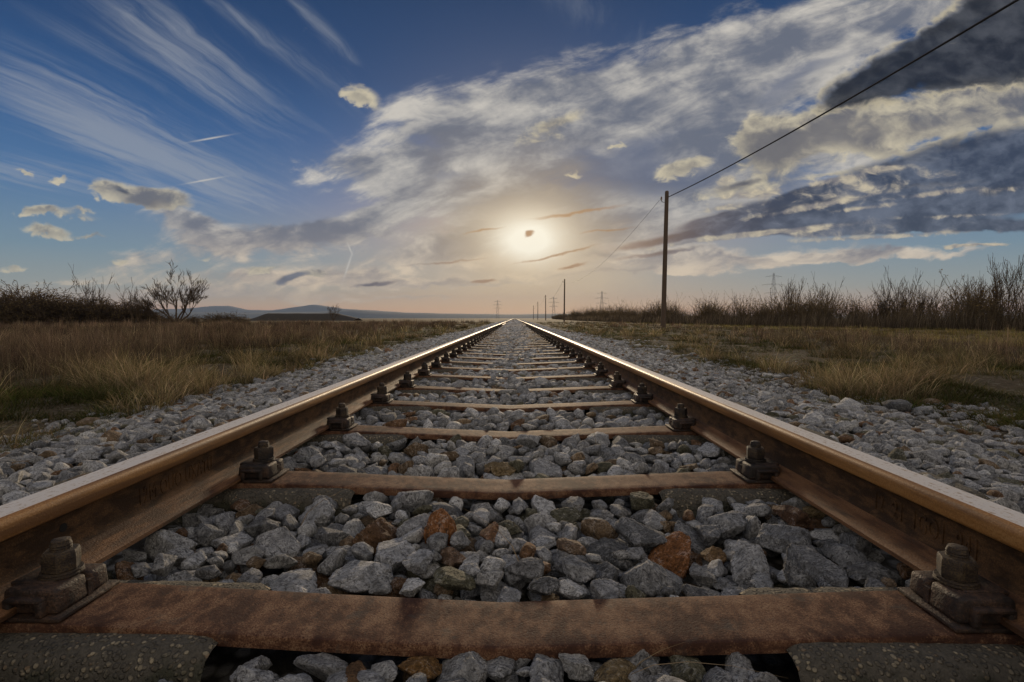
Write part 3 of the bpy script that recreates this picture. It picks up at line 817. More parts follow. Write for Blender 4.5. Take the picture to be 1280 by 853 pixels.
keep = [s for s in alls if s['vis'] > 2]
ind, rest = keep[:298], keep[298:]
rockmesh = []
for i in range(NV):
    V, Fc = rock_shape(i, 5), ICO[5][1]
    me = mesh_np('ballast_stone', V, Fc, [M['stone']], True); rockmesh.append(me)
def where(s):
    x_, y_ = s['p'][0], s['p'][1]
    if s['zone'] != 'in': return 'on the shoulder outside the ' + s['zone'] + ' rail'
    n = sum(1 for q in sl_y[:8] if y_ > q)
    if n == 0: return 'in front of the nearest tie'
    nm = ['', 'first', 'second', 'third', 'fourth', 'fifth', 'sixth', 'seventh'][min(n, 7)]
    t = (y_ - sl_y[n - 1]) / DY
    row = 'at the near edge' if t < .38 else 'across the middle' if t < .64 else 'at the far edge'
    return f'{row} of the {nm} bay'
def third(s):
    x_ = s['p'][0]
    if s['zone'] != 'in': return ''
    return ', towards the left rail' if x_ < -.36 else ', left of centre' if x_ < -.12 else ', at the centre' if x_ < .14 else ', right of centre' if x_ < .40 else ', towards the right rail'
for s in ind:
    o = link('ballast_stone', rockmesh[s['v']])
    Mx = Matrix(s['R'].tolist()).to_4x4() @ Matrix.Diagonal((*s['semi'], 1))
    o.matrix_world = Matrix.Translation(s['p'].tolist()) @ Mx
    o.color = (*s['tint'], 1)
    L = s['semi'].max(); t = s['tint']; lum = t.mean()
    sizew = 'big' if L > .036 else 'small' if L < .025 else 'middling'
    if t[0] > 1.7 * t[2]: cw = 'rust-brown' if t[0] > 2.6 * t[2] else 'tan'
    elif t[0] > 1.3 * t[2]: cw = 'olive-grey'
    else: cw = 'pale grey' if lum > .30 else 'dark grey' if lum < .20 else 'mid-grey'
    lab = s.get('lab') or f'{sizew} {cw} stone {where(s)}{third(s)}'
    tag(o, lab, 'stone', 'ballast stones nearest the viewer')
def scatter(name, lst, subf, label):
    Vs, Fs, Cs = [], [], []; off = 0; cache = {}
    for s in lst:
        sub = subf(s); key = (s['v'], sub)
        if key not in cache: cache[key] = rock_shape(*key)
        V = cache[key]; Mx = s['R'] * s['semi'][None, :]
        P = V @ Mx.T + s['p'][None, :]
        Vs.append(P); Fs.append(ICO[sub][1] + off); off += len(P); Cs.append(np.broadcast_to(s['tint'], P.shape))
    me = mesh_np(name, np.concatenate(Vs), np.concatenate(Fs), [M['stones']], True)
    vcol(me, np.concatenate(Cs)); o = link(name, me); tag(o, label, 'ballast', kind='stuff'); return o
rest_near = rest
# stones further off: a jittered single layer, coarser with distance
rf = np.random.default_rng(77)
far = []
def far_layer(x0, x1, y0, y1, step, fz, L0, zone, skip_ties):
    gx_, gy_ = np.meshgrid(np.arange(x0, x1, step), np.arange(y0, y1, step))
    P = np.stack([gx_.ravel(), gy_.ravel()], -1) + rf.uniform(-.5, .5, (gx_.size, 2)) * step
    for x_, y_ in P:
        if skip_ties:
            d = abs((y_ - Y0) / DY - round((y_ - Y0) / DY)) * DY
            if d < (.078 if abs(x_) < .385 else .115): continue
        L = L0 * rf.uniform(.7, 1.3)
        far.append(dict(p=np.array([x_, y_, fz(x_, y_) + rf.uniform(-.012, .010)]), semi=np.array([L, L * rf.uniform(.6, .9), L * rf.uniform(.45, .75)]), R=None, v=int(rf.integers(0, NV)), tint=None, y=y_))
fzi = lambda x_, y_: -.012 + .012 * math.sin(x_ * 9 + y_ * 3) * math.cos(y_ * 5)
fzo = lambda x_, y_: float(prof_out(abs(x_))) - .008 + .02 * math.sin(x_ * 7 + y_ * 2.3) * math.cos(y_ * 3.1)
for (a, b_, st_, L0) in ((YD - .03, 9, .043, .031), (9, 18, .055, .037), (18, 45, .085, .056), (45, 110, .17, .11)):
    far_layer(-.69, .69, a, b_, st_, fzi, L0, 'in', True)
    far_layer(-2.12, -.83, a, b_, st_, fzo, L0, 'l', False)
    far_layer(.83, 2.06, a, b_, st_, fzo, L0, 'r', False)
Rf = rot_mats(len(far), rf, .4); Tf = tint_for(rf, len(far), .035)
for i, s in enumerate(far): s['R'] = Rf[i]; s['tint'] = Tf[i]
# outside the frame, beside and behind the camera, a plain layer so the bed goes on
side = []; farm = far; far = []
far_layer(-.69, .69, -1.2, .38, .06, fzi, .036, 'in', True)
for a, b_ in ((-2.12, -.83), (.83, 2.06)): far_layer(a, b_, -1.2, .86, .06, fzo, .036, 'l', False)
Rs_ = rot_mats(len(far), rf, .4); Ts_ = tint_for(rf, len(far))
for i, s in enumerate(far): s['R'] = Rs_[i]; s['tint'] = Ts_[i]
scatter('track_ballast', rest_near, lambda s: 3 if (s['p'][1] < 2.0 and s['vis'] > 12) else 2, 'grey crushed stone filling the bays and shoulders of the track')
scatter('distant_ballast', farm + far, lambda s: 2 if 0 < s['p'][1] < 6 else 1, 'grey crushed stone running along the track into the distance')
print('stones', len(alls), 'kept', len(keep), 'far', len(farm))

# ================================================================== grass of the two fields
gr_ = np.random.default_rng(19)
def blades(px, py, h, lean_dir, lean, w, col, segs=3, droop=.5):
    """curved grass blades, one ribbon each: returns V, F(quads), colours"""
    n = len(px); z0 = ground_z(px, py) - .01
    t = np.linspace(0, 1, segs + 1)
    ld = np.stack([np.cos(lean_dir), np.sin(lean_dir)], -1)
    bend = (lean[:, None] * h[:, None]) * (t[None, :] ** 1.7)
    zz = h[:, None] * (t[None, :] - droop * lean[:, None] * .6 * t[None, :] ** 2.6)
    cx = px[:, None] + ld[:, :1] * bend; cy_ = py[:, None] + ld[:, 1:] * bend
    fa = gr_.uniform(0, np.pi, n); wx_, wy_ = np.cos(fa), np.sin(fa)
    wd = w[:, None] * (1 - t[None, :] ** 1.5 * .92) * .5
    A = np.stack([cx - wx_[:, None] * wd, cy_ - wy_[:, None] * wd, z0[:, None] + zz], -1)
    B = np.stack([cx + wx_[:, None] * wd, cy_ + wy_[:, None] * wd, z0[:, None] + zz], -1)
    V = np.stack([A, B], 2).reshape(n, (segs + 1) * 2, 3)
    k = np.arange(segs)[None, :] * 2 + np.arange(n)[:, None] * (segs + 1) * 2
    Fq = np.stack([k, k + 1, k + 3, k + 2], -1).reshape(-1, 4)
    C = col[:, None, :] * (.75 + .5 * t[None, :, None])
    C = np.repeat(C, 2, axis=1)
    return V.reshape(-1, 3), Fq, C.reshape(-1, 3)
def grass_field(name, side, label, ntuft, per, y0=.7, y1=75):
    u = gr_.random(ntuft)
    ty = y0 * (y1 / y0) ** u
    edge = np.where(side < 0, 2.25, 2.55) + (fbm(ty * .9 + 40 * side, ty * 0 + 5, 3) - .44) * .8 + .35 * np.clip((ty - 2) / 10, 0, 1)
    lim = 1.12 * ty + 1.2
    lim = np.maximum(lim, edge + 1.2)
    tx = edge + (lim - edge) * gr_.random(ntuft) ** 1.15
    bare = (fbm(tx * 1.1 + 9, ty * 1.1 + 3, 3) < .36) & (tx < (3.0 if side < 0 else 6.0)) if side < 0 else (fbm(tx * .9 + 9, ty * .9 + 3, 3) < .375) & (tx < 5.5)
    pat3 = fbm(tx * 3.3 + 11, ty * 3.3 + 5, 3)
    keep_ = ~bare & (gr_.random(len(tx)) < np.clip((pat3 - .30) * 6, .10, 1))
    tx, ty = tx[keep_], ty[keep_]; n = len(tx)
    dist = tx - 2.4
    pat = fbm(tx * .45 + 3, ty * .45 + 7, 4); pat2 = fbm(tx * 1.7 + 30, ty * 1.7, 3)
    # kinds: 0 green low, 1 golden, 2 tall brown stalks, 3 pale strip
    r = gr_.random(n)
    if side < 0:
        tall = np.clip((dist - 1.2 + (pat - .45) * 4) / 3.0, 0, 1)
        kind = np.where(r < tall * .75, 2, np.where(pat2 + gr_.normal(0, .05, n) > .47 + .06 * (dist > 1.0) - .5 * (pat - .45), 1, 0))
    else:
        tall = np.clip((dist - 2.5) / 4, 0, 1) * (pat > .42)
        kind = np.where(r < tall * .5, 2, np.where(pat2 + .1 * (pat - .4) > .52, 1, 0))
        fx = tx / ty
        strip = (tx > 7.0 + .30 * ty) | (tx > 13)
        kind = np.where(strip & (tx < 24), 3, kind)
    hb = np.select([kind == 0, kind == 1, kind == 2], [.15, .25, .38], .16) * gr_.uniform(.5, 1.35, n) * (.35 + 1.6 * (pat2 - .1) * (.6 + pat))
    if side > 0: hb *= np.where(dist < 2.5, .75, .9)
    else: hb *= np.where(dist < .5, .62, 1.0)
    N = n * per
    bi = np.repeat(np.arange(n), per)
    rad = np.select([kind == 0, kind == 1], [.11, .07], .10)[bi] * (1 + ty[bi] * .03)
    a = gr_.uniform(0, 2 * np.pi, N); rr = rad * np.sqrt(gr_.random(N))
    px = tx[bi] + np.cos(a) * rr; py = ty[bi] + np.sin(a) * rr
    h = hb[bi] * gr_.uniform(.45, 1.2, N)
    kb = kind[bi]
    lean = np.select([kb == 0, kb == 1, kb == 2], [gr_.uniform(.4, 1.4, N), gr_.uniform(.15, 1.2, N), gr_.uniform(0, .5, N)], gr_.uniform(.1, .6, N))
    ld = a + gr_.normal(0, .6, N)
    w = np.maximum(.0034, py * .00055) * gr_.uniform(.7, 1.5, N) * np.where(kb == 2, .8, 1.0)
    G = np.array([(.066, .082, .024), (.100, .102, .036), (.14, .108, .052), (.044, .056, .018)])
    Y = np.array([(.22, .165, .088), (.34, .27, .165), (.14, .105, .060), (.105, .100, .044)])
    B_ = np.array([(.100, .072, .052), (.135, .098, .068), (.19, .145, .10), (.066, .048, .037)])
    S_ = np.array([(.19, .165, .060), (.23, .19, .080), (.15, .145, .05), (.20, .15, .07)])
    pick = gr_.integers(0, 4, N)
    col = np.select([(kb == 0)[:, None], (kb == 1)[:, None], (kb == 2)[:, None]], [G[pick], Y[pick], B_[pick]], S_[pick]) * gr_.uniform(.65, 1.2, (N, 1))
    tv = (gr_.uniform(.45, 1.45, (n, 1)) * np.clip(.25 + 1.65 * fbm(tx * .22 + 5, ty * .22 + 2, 3), .5, 1.4)[:, None] * (.25 + 1.65 * pat2[:, None]) * np.array([1, 1, 1]) * gr_.uniform(.93, 1.07, (n, 3)))[bi]; col = col * tv
    px = px * side
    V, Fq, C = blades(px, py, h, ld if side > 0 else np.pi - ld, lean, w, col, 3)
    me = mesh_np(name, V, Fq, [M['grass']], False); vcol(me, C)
    o = link(name, me); tag(o, label, 'grass', kind='stuff'); return o
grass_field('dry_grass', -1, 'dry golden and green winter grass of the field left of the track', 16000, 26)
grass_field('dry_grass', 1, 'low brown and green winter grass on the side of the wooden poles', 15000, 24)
# sparse sprouts on the bare strips beside the ballast
for side in (-1, 1):
    n = 2600 if side < 0 else 6000
    y_ = .8 * (40 / .8) ** gr_.random(n); x_ = gr_.uniform(2.0, 2.9 if side < 0 else 5.8, n); ok = fbm(x_ * 2.2, y_ * 2.2 + side * 7, 3) > .41; x_, y_ = x_[ok], y_[ok]
    bi = np.repeat(np.arange(len(x_)), 14); N = len(bi)
    a = gr_.uniform(0, 2 * np.pi, N); px = (x_[bi] + np.cos(a) * .04 * gr_.random(N)) * side; py = y_[bi] + np.sin(a) * .04 * gr_.random(N)
    G = np.array([(.075, .095, .022), (.13, .10, .04), (.20, .14, .065), (.05, .06, .02)])
    V, Fq, C = blades(px, py, gr_.uniform(.02, .09, N), a, gr_.uniform(.3, 1.2, N), np.maximum(.0026, py * .0004), G[gr_.integers(0, 4, N)] * gr_.uniform(.6, 1.2, (N, 1)), 2)
    me = mesh_np('sparse_sprouts', V, Fq, [M['grass']], False); vcol(me, C)
    tag(link('sparse_sprouts', me), 'short scattered sprouts on the bare gravelly strip ' + ('left of the left ballast edge' if side < 0 else 'beside the ballast on the pole side'), 'grass', kind='stuff')

# small stones lying on the gravelly strips
lst = []
rs = np.random.default_rng(91)
for side in (-1, 1):
    n = 9000
    for q in range(n):
        y_ = .8 * (22 / .8) ** rs.random(); x_ = (2.0 + abs(rs.normal(0, .28 if side < 0 else .75))) * side
        if abs(x_) > 5.2: continue
        if side > 0 and abs(x_) > 2.9 and float(fbm(np.array(x_ * .9 + 9), np.array(y_ * .9 + 3), 3)) > .44: continue
        L = float(np.clip(rs.lognormal(math.log(.015), .5), .006, .06)) * (1 + y_ * .03)
        if rs.random() < .015: L *= 2.2
        lst.append(dict(p=np.array([x_, y_, float(ground_z(np.array(x_), np.array(y_))) + L * .15]), semi=np.array([L, L * .75, L * .5]), v=int(rs.integers(0, NV)), vis=9, zone='', area=0))
Rq = rot_mats(len(lst), rs, .3); Tq = tint_for(rs, len(lst), .03)
for i, s in enumerate(lst): s['R'] = Rq[i]; s['tint'] = Tq[i] * .9
scatter('scattered_gravel', lst, lambda s: 2 if s['semi'][0] > .025 else 1, 'fine grey gravel strewn over the soil beyond the ballast')

# a few dead stems caught between the stones
for (x_, y_, rz_, L, lab) in ((-.44, 1.10, .5, .13, 'pale dead stem poking up beside the left rail foot in the first bay'), (.03, .93, 2.6, .15, 'thin dark stem lying across stones at the centre of the first bay'),
                              (.30, 1.75, 1.1, .12, 'pale straw lying in the second bay, right of centre'), (.16, .66, -.4, .12, 'short straw among the stones in front of the nearest tie')):
    V, Fq, C = blades(np.zeros(2), np.zeros(2) + .001, np.array([L, L * .8]), np.array([0., .5]), np.array([1.6, 1.3]), np.array([.0022, .0018]), np.array([(.26, .20, .13), (.17, .13, .08)]), 5, .45)
    V[:, 2] -= V[:, 2].min()
    me = mesh_np('dry_stem', V, Fq, [M['grass']], False); vcol(me, C)
    tag(link('dry_stem', me, None, (x_, y_, .008 if y_ > .8 else -.03), rz_), lab, 'straw', 'dead stems between the stones')

# ================================================================== shrubs, reeds and trees
def branch(T, p, d, L, r, depth, R_, up=.25, wig=.25, kids=3, minr=.006, leaves=None, spread=.7):
    n = max(3, int(4 + L * 2)); P = [p]; q = d / np.linalg.norm(d); st = L / n; pts = [np.array(p, float)]
    for i in range(n):
        q = q + R_.normal(0, wig, 3) * .5; q[2] += up * .25; q /= np.linalg.norm(q); pts.append(pts[-1] + q * st)
    rad = np.linspace(r, max(r * .45, minr), n + 1)
    T.add(pts, rad)
    if depth <= 0:
        if leaves is not None:
            for _ in range(2): leaves.append(pts[int(R_.integers(n // 2, n + 1))] + R_.normal(0, .05, 3))
        return
    for i in range(kids):
        k = int(R_.integers(max(1, n // 3), n + 1)); dd = q * .6 + (pts[k] - pts[k - 1]) / st * .5 + R_.normal(0, spread, 3) * np.array([1, 1, .6])
        branch(T, pts[k], dd, L * R_.uniform(.45, .75), max(rad[k] * .6, minr), depth - 1, R_, up, wig, kids, minr, leaves, spread)
def leaf_mesh(name, pts, size, R_, m_):
    P = np.array(pts); n = len(P)
    A = R_.normal(size=(n, 3)); A /= np.linalg.norm(A, axis=1)[:, None]; B = np.cross(A, R_.normal(size=(n, 3))); B /= np.linalg.norm(B, axis=1)[:, None]
    s = size * R_.uniform(.6, 1.3, (n, 1))
    V = np.stack([P - A * s, P + B * s * .5, P + A * s, P - B * s * .5], 1).reshape(-1, 3)
    return mesh_np(name, V, np.arange(4 * n).reshape(-1, 4), [m_], False)
def shrub(kind, seed):
    """returns stem mesh and leaf mesh (or None), about 1 m of spread per unit; real size is set here"""
    R_ = np.random.default_rng(seed); T = Tubes(3); lv = []
    if kind == 'thicket':                                     # dense rounded bramble, 3 m
        for i in range(46):
            a = R_.uniform(0, 2 * np.pi); d = np.array([math.cos(a) * R_.uniform(.1, 1.0), math.sin(a) * R_.uniform(.1, 1.0), 1.0])
            b0 = np.array([math.cos(a), math.sin(a), 0]) * R_.uniform(0, .9)
            branch(T, b0, d, R_.uniform(1.0, 1.9), .020, 2, R_, up=-.10, wig=.5, kids=4, minr=.011, leaves=lv)
        size = .055
    elif kind == 'reeds':                                     # upright switchy stems, 2.4 m
        for i in range(90):
            a = R_.uniform(0, 2 * np.pi); rr = R_.uniform(0, 1.3)
            d = np.array([math.cos(a) * .12 + R_.normal(0, .12) + .10, R_.normal(0, .14), 1.0])
            branch(T, np.array([math.cos(a) * rr, math.sin(a) * rr, 0]), d, R_.uniform(1.0, 2.3) * (1 if R_.random() < .8 else 1.25), .013, 1, R_, up=.05, wig=.16, kids=4, minr=.008, leaves=lv, spread=.35)
        size = .06
    else:                                                     # 'sapling': open wind-combed crown on a few stems
        for i in range(9):
            a = R_.uniform(0, 2 * np.pi); d = np.array([math.cos(a) * .28 + .12, math.sin(a) * .25, 1.0])
            branch(T, np.array([math.cos(a) * .15, math.sin(a) * .15, 0]), d, R_.uniform(1.5, 2.2), .035, 3, R_, up=.45, wig=.22, kids=3, minr=.009, spread=.33)
        size = .05
    stem = T.mesh('stems', M['reed'] if kind == 'reeds' else M['twig'])
    leaf = leaf_mesh('leaves', lv, size, R_, M['bleaf']) if lv else None
    return stem, leaf
KIT = {k: [shrub(k, 100 + 10 * i + j) for j in range(n)] for i, (k, n) in enumerate((('thicket', 4), ('reeds', 5), ('sapling', 3)))}
def plant(kind, x, y, s, label, group, name, sx=1.0, rz=None, cat='shrub'):
    st, lf = KIT[kind][random.randrange(len(KIT[kind]))]
    root = empty(name, (x, y, -.17 - .02), random.uniform(0, 6.28) if rz is None else rz)
    root.scale = (s * sx, s * sx, s)
    link('stems', st, root)
    if lf: link('leaves', lf, root)
    tag(root, label, cat, group); return root
def gp(px, Z): return CAMX + (px - 643) / F * Z
# left clump of bushes at the field's edge
for px, Z, s, sx in [(-60, 46, 1.35, 1.3), (-20, 44, 1.45, 1.3), (12, 45, 1.4, 1.2), (34, 46, 1.5, 1.25), (58, 47, 1.25, 1.3), (80, 48, 1.15, 1.3), (104, 49, 1.2, 1.3), (124, 50, 1.05, 1.3), (146, 52, 1.15, 1.2), (166, 53, .95, 1.2), (186, 55, .7, 1.4),
                     (6, 50, 1.2, 1.6), (50, 51, 1.1, 1.6), (92, 52, 1.0, 1.6), (130, 54, .9, 1.6), (170, 57, .7, 1.6), (-50, 55, 1.3, 1.6)]:
    lab = 'dense bramble bush at the left picture edge, among the tallest of the clump' if px < 40 else 'tangled bare bush in the middle of the left clump' if px < 110 else 'lower bare bush in the clump near the spreading bare tree'
    plant('thicket', gp(px, Z), Z, s, lab, 'bushes at the far edge of the left field', 'bare_bush', sx)
plant('sapling', gp(113, 48), 48, 1.25, 'thin upright sapling sticking out above the left bushes', 'bushes at the far edge of the left field', 'sapling', .9)
plant('sapling', gp(166, 50), 50, 1.05, 'small fan-shaped sapling beside the spreading bare tree', 'bushes at the far edge of the left field', 'sapling', 1.1)
for px, Z, s in [(205, 60, .55), (240, 60, .45), (266, 62, .5), (283, 63, .62), (300, 66, .4)]:
    plant('thicket', gp(px, Z), Z, s, 'low dark bush on the field horizon beneath or just beyond the spreading bare tree', 'low bushes along the left horizon', 'low_bush', 1.35)
# the spreading bare tree
def bare_tree(name, loc, seed, H, label, starts, depth=4, group=None):
    R_ = np.random.default_rng(seed); root = empty(name, loc); T = Tubes(5)
    Tr = Tubes(7)
    Tr.add([(0, 0, -.1), (.02, 0, .25), (.0, .02, .55)], [.17, .13, .11])
    for d, L in starts:
        branch(T, np.array([d[0] * .06, d[1] * .06, .22]), np.array(d, float), L * H, .075 * H / 4, depth, R_, up=.26, wig=.17, kids=4, minr=.011, spread=.42)
    link('trunk', Tr.mesh('trunk', M['twig']), root); link('crown', T.mesh('crown', M['twig']), root)
    tag(root, label, 'tree', group); return root
bare_tree('bare_tree', (gp(219, 52), 52, -.25), 7, 5.0, 'spreading leafless tree standing alone above the left bushes',
          [((-1.1, .2, .75), .50), ((-.6, -.3, 1), .50), ((-.1, .2, 1), .52), ((.35, -.2, 1), .50), ((.9, .3, .9), .50), ((1.3, -.1, .6), .50), ((-1.4, -.1, .45), .46)], 4)
bare_tree('bare_tree', (gp(416, 105), 105, -.3), 12, 3.6, 'small dark round bare tree on the flat bank at the left horizon',
          [((-.6, .2, 1), .45), ((0, -.3, 1), .5), ((.5, .2, 1), .45), ((-.2, .2, 1), .5)], 3)
# the long hedge on the right: from near the right edge away towards the horizon
HX = [(27.5, 22), (26, 24.5), (24.5, 27), (23, 31), (21.6, 36), (20.4, 42), (19.3, 50), (18.4, 60), (17.6, 75), (17.2, 95), (17.5, 130), (19, 180), (22, 260), (28, 380)]
hx = np.array([p[0] for p in HX]); hy = np.array([p[1] for p in HX])
cum_ = np.r_[0, np.cumsum(np.hypot(np.diff(hx), np.diff(hy)))]
t = 0.0; k = 0
while t < cum_[-1]:
    x_ = float(np.interp(t, cum_, hx)); y_ = float(np.interp(t, cum_, hy))
    for row in (0, 1):
        s = random.uniform(.44, .82) * (1 if row == 0 else 1.10)
        if y_ > 60: s *= 1.15
        kind = 'reeds' if random.random() < .8 else 'thicket'
        if kind == 'thicket': s *= .72
        px = 643 + F * (x_ - CAMX) / y_
        z_ = 'upright brown reedy shrub in the hedge near the right picture edge' if px > 1130 else 'upright brown reedy shrub in the middle stretch of the right hedge' if px > 950 else 'reedy shrub in the hedge just beyond the tall wooden pole' if px > 800 else 'tiny shrub where the right hedge runs out towards the track end'
        if kind == 'thicket': z_ = z_.replace('upright brown reedy shrub', 'rounded twiggy shrub').replace('reedy', 'rounded twiggy')
        plant(kind, x_ + random.uniform(-.6, .6) + row * 1.9, y_ + random.uniform(-.6, .6) + row * .8, s, z_, 'shrubs of the long right hedge', 'hedge_shrub', random.uniform(1.0, 1.4))
    t += 1.9 * (1 + max(0, y_ - 30) / 45)
    k += 1
for px, Z, s, lab in [(1248, 27, 1.12, 'tall leafless sapling standing highest over the right hedge'), (1212, 29, .85, 'slim leafless sapling just left of the highest one in the right hedge'),
                      (1150, 31, .85, 'slender sapling rising from the right hedge below the dark clouds'), (1105, 34, .92, 'forked sapling with long bent twigs in the middle of the right hedge'),
                      (1125, 33, .95, 'pair-stemmed sapling above the middle of the right hedge'), (985, 46, 1.15, 'bare sapling beside the distant lattice tower'), (1030, 42, 1.05, 'bare sapling a little right of the distant lattice tower'),
                      (920, 55, .9, 'thin sapling between the wooden pole and the lattice tower'), (1275, 26, .95, 'sapling cut by the right picture edge')]:
    plant('sapling', gp(px, Z), Z, s * .95, lab, 'saplings in the right hedge', 'hedge_sapling', .8)

# pale dead stalks standing at the foot of the hedge and leaning with the wind
N = 26000
tt = gr_.random(N) ** 1.6 * cum_[-1] * .45
bx_ = np.interp(tt, cum_, hx) - .9 + gr_.normal(0, .55, N); by_ = np.interp(tt, cum_, hy) - .6 + gr_.normal(0, .5, N)
pt = fbm(bx_ * .7, by_ * .7, 3)
hh = gr_.uniform(.35, 1.15, N) * (.35 + 1.6 * pt)
PC = np.array([(.16, .125, .085), (.11, .085, .060), (.22, .175, .115), (.075, .060, .044)])
V, Fq, C = blades(bx_, by_, hh, gr_.normal(0.2, .9, N), gr_.uniform(.05, .5, N), np.maximum(.008, by_ * .0006) * gr_.uniform(.6, 1.3, N), PC[gr_.integers(0, 4, N)] * gr_.uniform(.6, 1.3, (N, 1)), 3)
me = mesh_np('tall_dead_grass', V, Fq, [M['grass']], False); vcol(me, C)
tag(link('tall_dead_grass', me), 'tall dead grass stalks standing along the foot of the right hedge', 'grass', kind='stuff')

# ================================================================== poles and cables
def pole(x, y, H, lean, label, r=.115, near=False):
    root = empty('wooden_pole', (x, y, -.3)); root.rotation_euler = (0, lean, 0)
    bm = bmesh.new(); add_lathe(bm, [(r * 1.12, 0), (r * 1.08, 1), (r, H * .5), (r * .86, H - .12), (r * .82, H - .02), (r * .6, H + .02)], 14)
    for v in bm.verts: v.co.x += (fbm(np.array(v.co.z * .8), np.array(x), 3) - .44) * .08
    link('pole_shaft', bm_mesh('pole_shaft', bm, [M['pole']], angle=50), root)
    T = Tubes(6); T.add([(-.08, 0, H - .55), (-.20, 0, H - .55), (-.26, 0, H - .50), (-.27, 0, H - .42)], .014)
    hk = link('hook', T.mesh('hook', M['clip']), root)
    bm = bmesh.new(); add_lathe(bm, [(.02, H - .46), (.05, H - .44), (.035, H - .40), (.05, H - .37), (.035, H - .33), (.045, H - .30), (.015, H - .27)], 12, cx=-.27)
    link('insulator', bm_mesh('insulator', bm, [M['insul']], angle=40), hk)
    tag(root, label, 'pole', 'wooden poles beside the track'); return root
PH = 7.25
PP = [(7.7, -33), (7.72, 27), (8.32, 87), (8.85, 147), (9.3, 207), (9.8, 267)]
PL = ['wooden pole behind the viewer carrying the near cable', 'tall weathered wooden pole standing by the right hedge, the largest', 'second wooden pole, thin against the pale horizon right of the rails',
      'third wooden pole, small, between the second one and the rails', 'fourth wooden pole, a tiny line by the rails end', 'fifth wooden pole, hardly visible at the rails end']
for i, ((x, y), l) in enumerate(zip(PP, PL)): pole(x, y, PH, .016 if i == 1 else random.uniform(-.01, .01), l)
def cable(a, b, sag, r, label):
    T = Tubes(6); tt = np.linspace(0, 1, 60); a, b = np.array(a, float), np.array(b, float)
    P = a[None] * (1 - tt[:, None]) + b[None] * tt[:, None]; P[:, 2] -= 4 * sag * tt * (1 - tt)
    T.add(P, r); o = link('cable', T.mesh('cable', M['cable'])); tag(o, label, 'cable', 'cables between the wooden poles')
topz = PH - .3 - .16
cable((7.72 + .20, 27, topz - .12), (7.85, -33, topz - .1), 1.45, .021, 'thick black cable rising from the tall pole to the top right')
for i in range(1, 5):
    (x0, y0), (x1, y1) = PP[i], PP[i + 1]
    cable((x0 - .27, y0, topz - .3), (x1 - .27, y1, topz - .3), 1.5, .008 if i == 1 else .012, ['', 'thin wire hanging from the tall pole towards the second pole', 'thin wire between the second and third pole', 'thin wire between the third and fourth pole', 'thin wire beyond the fourth pole'][i])

# ================================================================== distant lattice towers
def pylon(x, y, H, label):
    root = empty('lattice_tower', (x, y, -.5)); T = Tubes(4); w = H * .075; r = max(.09, y * .00014)
    def at(z): return w * (1 - z / H) * (.9 if z > H * .5 else 1) + w * .12
    for sx in (-1, 1):
        for sy in (-1, 1): T.add([(sx * at(0), sy * at(0), 0), (sx * at(H * .5), sy * at(H * .5), H * .5), (sx * at(H), sy * at(H), H)], r)
    z = 0
    while z < H * .95:
        z2 = min(z + at(z) * 2.0 + .8, H)
        for sy in (-1, 1):
            T.add([(-at(z), sy * at(z), z), (at(z2), sy * at(z2), z2)], r * .6); T.add([(at(z), sy * at(z), z), (-at(z2), sy * at(z2), z2)], r * .6)
            T.add([(sy * at(z), -at(z), z), (sy * at(z2), at(z2), z2)], r * .6)
        z = z2
    link('mast', T.mesh('mast', M['galv'], False), root)
    for zf, wf in ((.92, .17), (.74, .25), (.56, .20)):
        T = Tubes(4); a = H * wf
        T.add([(-a, 0, H * zf), (0, .3, H * zf + H * .012), (a, 0, H * zf)], r); T.add([(-a, 0, H * zf), (0, 0, H * zf + H * .035), (a, 0, H * zf)], r * .7)
        for k in (-a, -a * .55, a * .55, a): T.add([(k, 0, H * zf), (k, 0, H * zf - H * .03)], r * .6)
        link('cross_arm', T.mesh('cross_arm', M['galv'], False), root)
    tag(root, label, 'pylon', 'distant lattice towers')
pylon(gp(965, 520), 520, 46, 'largest lattice power tower, above the right hedge against blue sky')
pylon(gp(752, 830), 830, 44, 'faint lattice tower between the second pole and the tall pole')
pylon(gp(622, 1300), 1300, 46, 'tiny lattice tower just left of the vanishing rails')
pylon(gp(692, 1150), 1150, 48, 'tiny lattice tower between the second and third wooden poles')

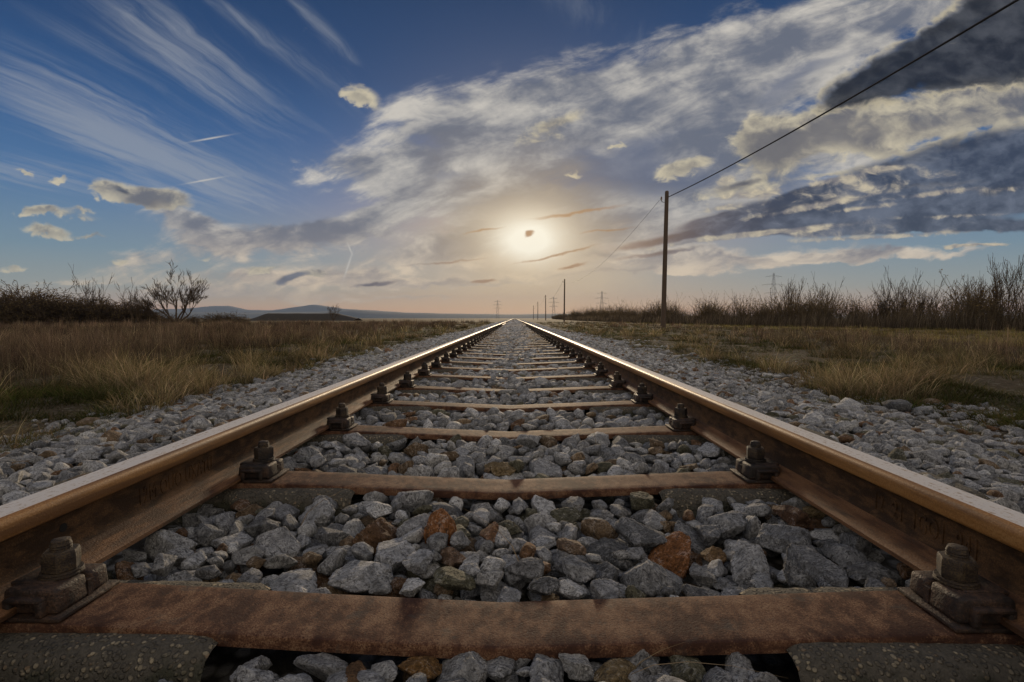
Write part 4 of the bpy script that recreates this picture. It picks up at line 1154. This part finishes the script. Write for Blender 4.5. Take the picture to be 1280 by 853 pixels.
# ================================================================== bank and hills
def ridge(name, x0, x1, y, depth, hfun, n, m_, label=None):
    xs_ = np.linspace(x0, x1, n); sec = [(-1, 0), (-.6, .55), (-.25, .92), (0, 1.0), (.4, .7), (1, 0)]
    V = []; Fc = []
    for x in xs_:
        h_ = hfun(x)
        for d_, k in sec: V.append((x, y + d_ * depth, -.6 + h_ * k * (1 + .0 * d_)))
    c = len(sec)
    for i in range(n - 1):
        for j in range(c - 1): Fc.append((i * c + j, (i + 1) * c + j, (i + 1) * c + j + 1, i * c + j + 1))
    o = link(name, mesh_np(name, np.array(V), np.array(Fc), [m_], True)); tag(o, label, kind='structure'); return o
Zb = 130.0
bx0, bx1 = gp(318, Zb), gp(448, Zb)
ridge('field_bank', bx0, bx1, Zb, 6, lambda x: 1.0 + 1.25 * min(1, (x - bx0) / 3.5, (bx1 - x) / 5.5) + .15 * float(fbm(np.array(x * .5), np.array(2.0), 3)), 90, M['bank'])
def hills(name, Z, pts, depth):
    px = np.array([p[0] for p in pts]); hh = np.array([p[1] for p in pts])
    def f(x):
        q = 643 + F * (x - CAMX) / Z
        return max(.5, float(np.interp(q, px, hh)) / F * Z * (1 + .10 * (float(fbm(np.array(q * .06), np.array(Z * .01), 4)) - .47)))
    ridge(name, gp(px[0], Z), gp(px[-1], Z), Z, depth, f, 260, M['hill'])
hills('hills', 6500, [(-300, 8), (0, 8), (120, 10), (230, 12), (262, 15), (285, 16), (310, 11), (345, 10), (375, 15), (392, 17), (430, 12), (470, 10), (520, 6), (560, 6), (660, 4), (760, 2)], 700)
hills('hills', 4300, [(-300, 4), (60, 6), (200, 8), (300, 7), (400, 8), (440, 11), (480, 8), (560, 6), (640, 5), (700, 6), (780, 3), (1300, 3), (1700, 2)], 500)
# ================================================================== haze
hb_ = D.meshes.new('haze'); bm = bmesh.new(); add_box(bm, -8200, 8200, -300, 8200, -3, 330); bm.to_mesh(hb_); bm.free()
hz = link('haze', hb_); tag(hz, 'thin blue air between the viewer and the hills', kind='stuff')
m = D.materials.new('thin_air'); m.use_nodes = True; nt = m.node_tree; nt.nodes.clear()
pv = nt.nodes.new('ShaderNodeVolumePrincipled'); ou = nt.nodes.new('ShaderNodeOutputMaterial')
pv.inputs['Color'].default_value = (.50, .64, .92, 1); pv.inputs['Density'].default_value = 8e-5; pv.inputs['Anisotropy'].default_value = 0.0
nt.links.new(pv.outputs[0], ou.inputs['Volume']); hb_.materials.append(m)
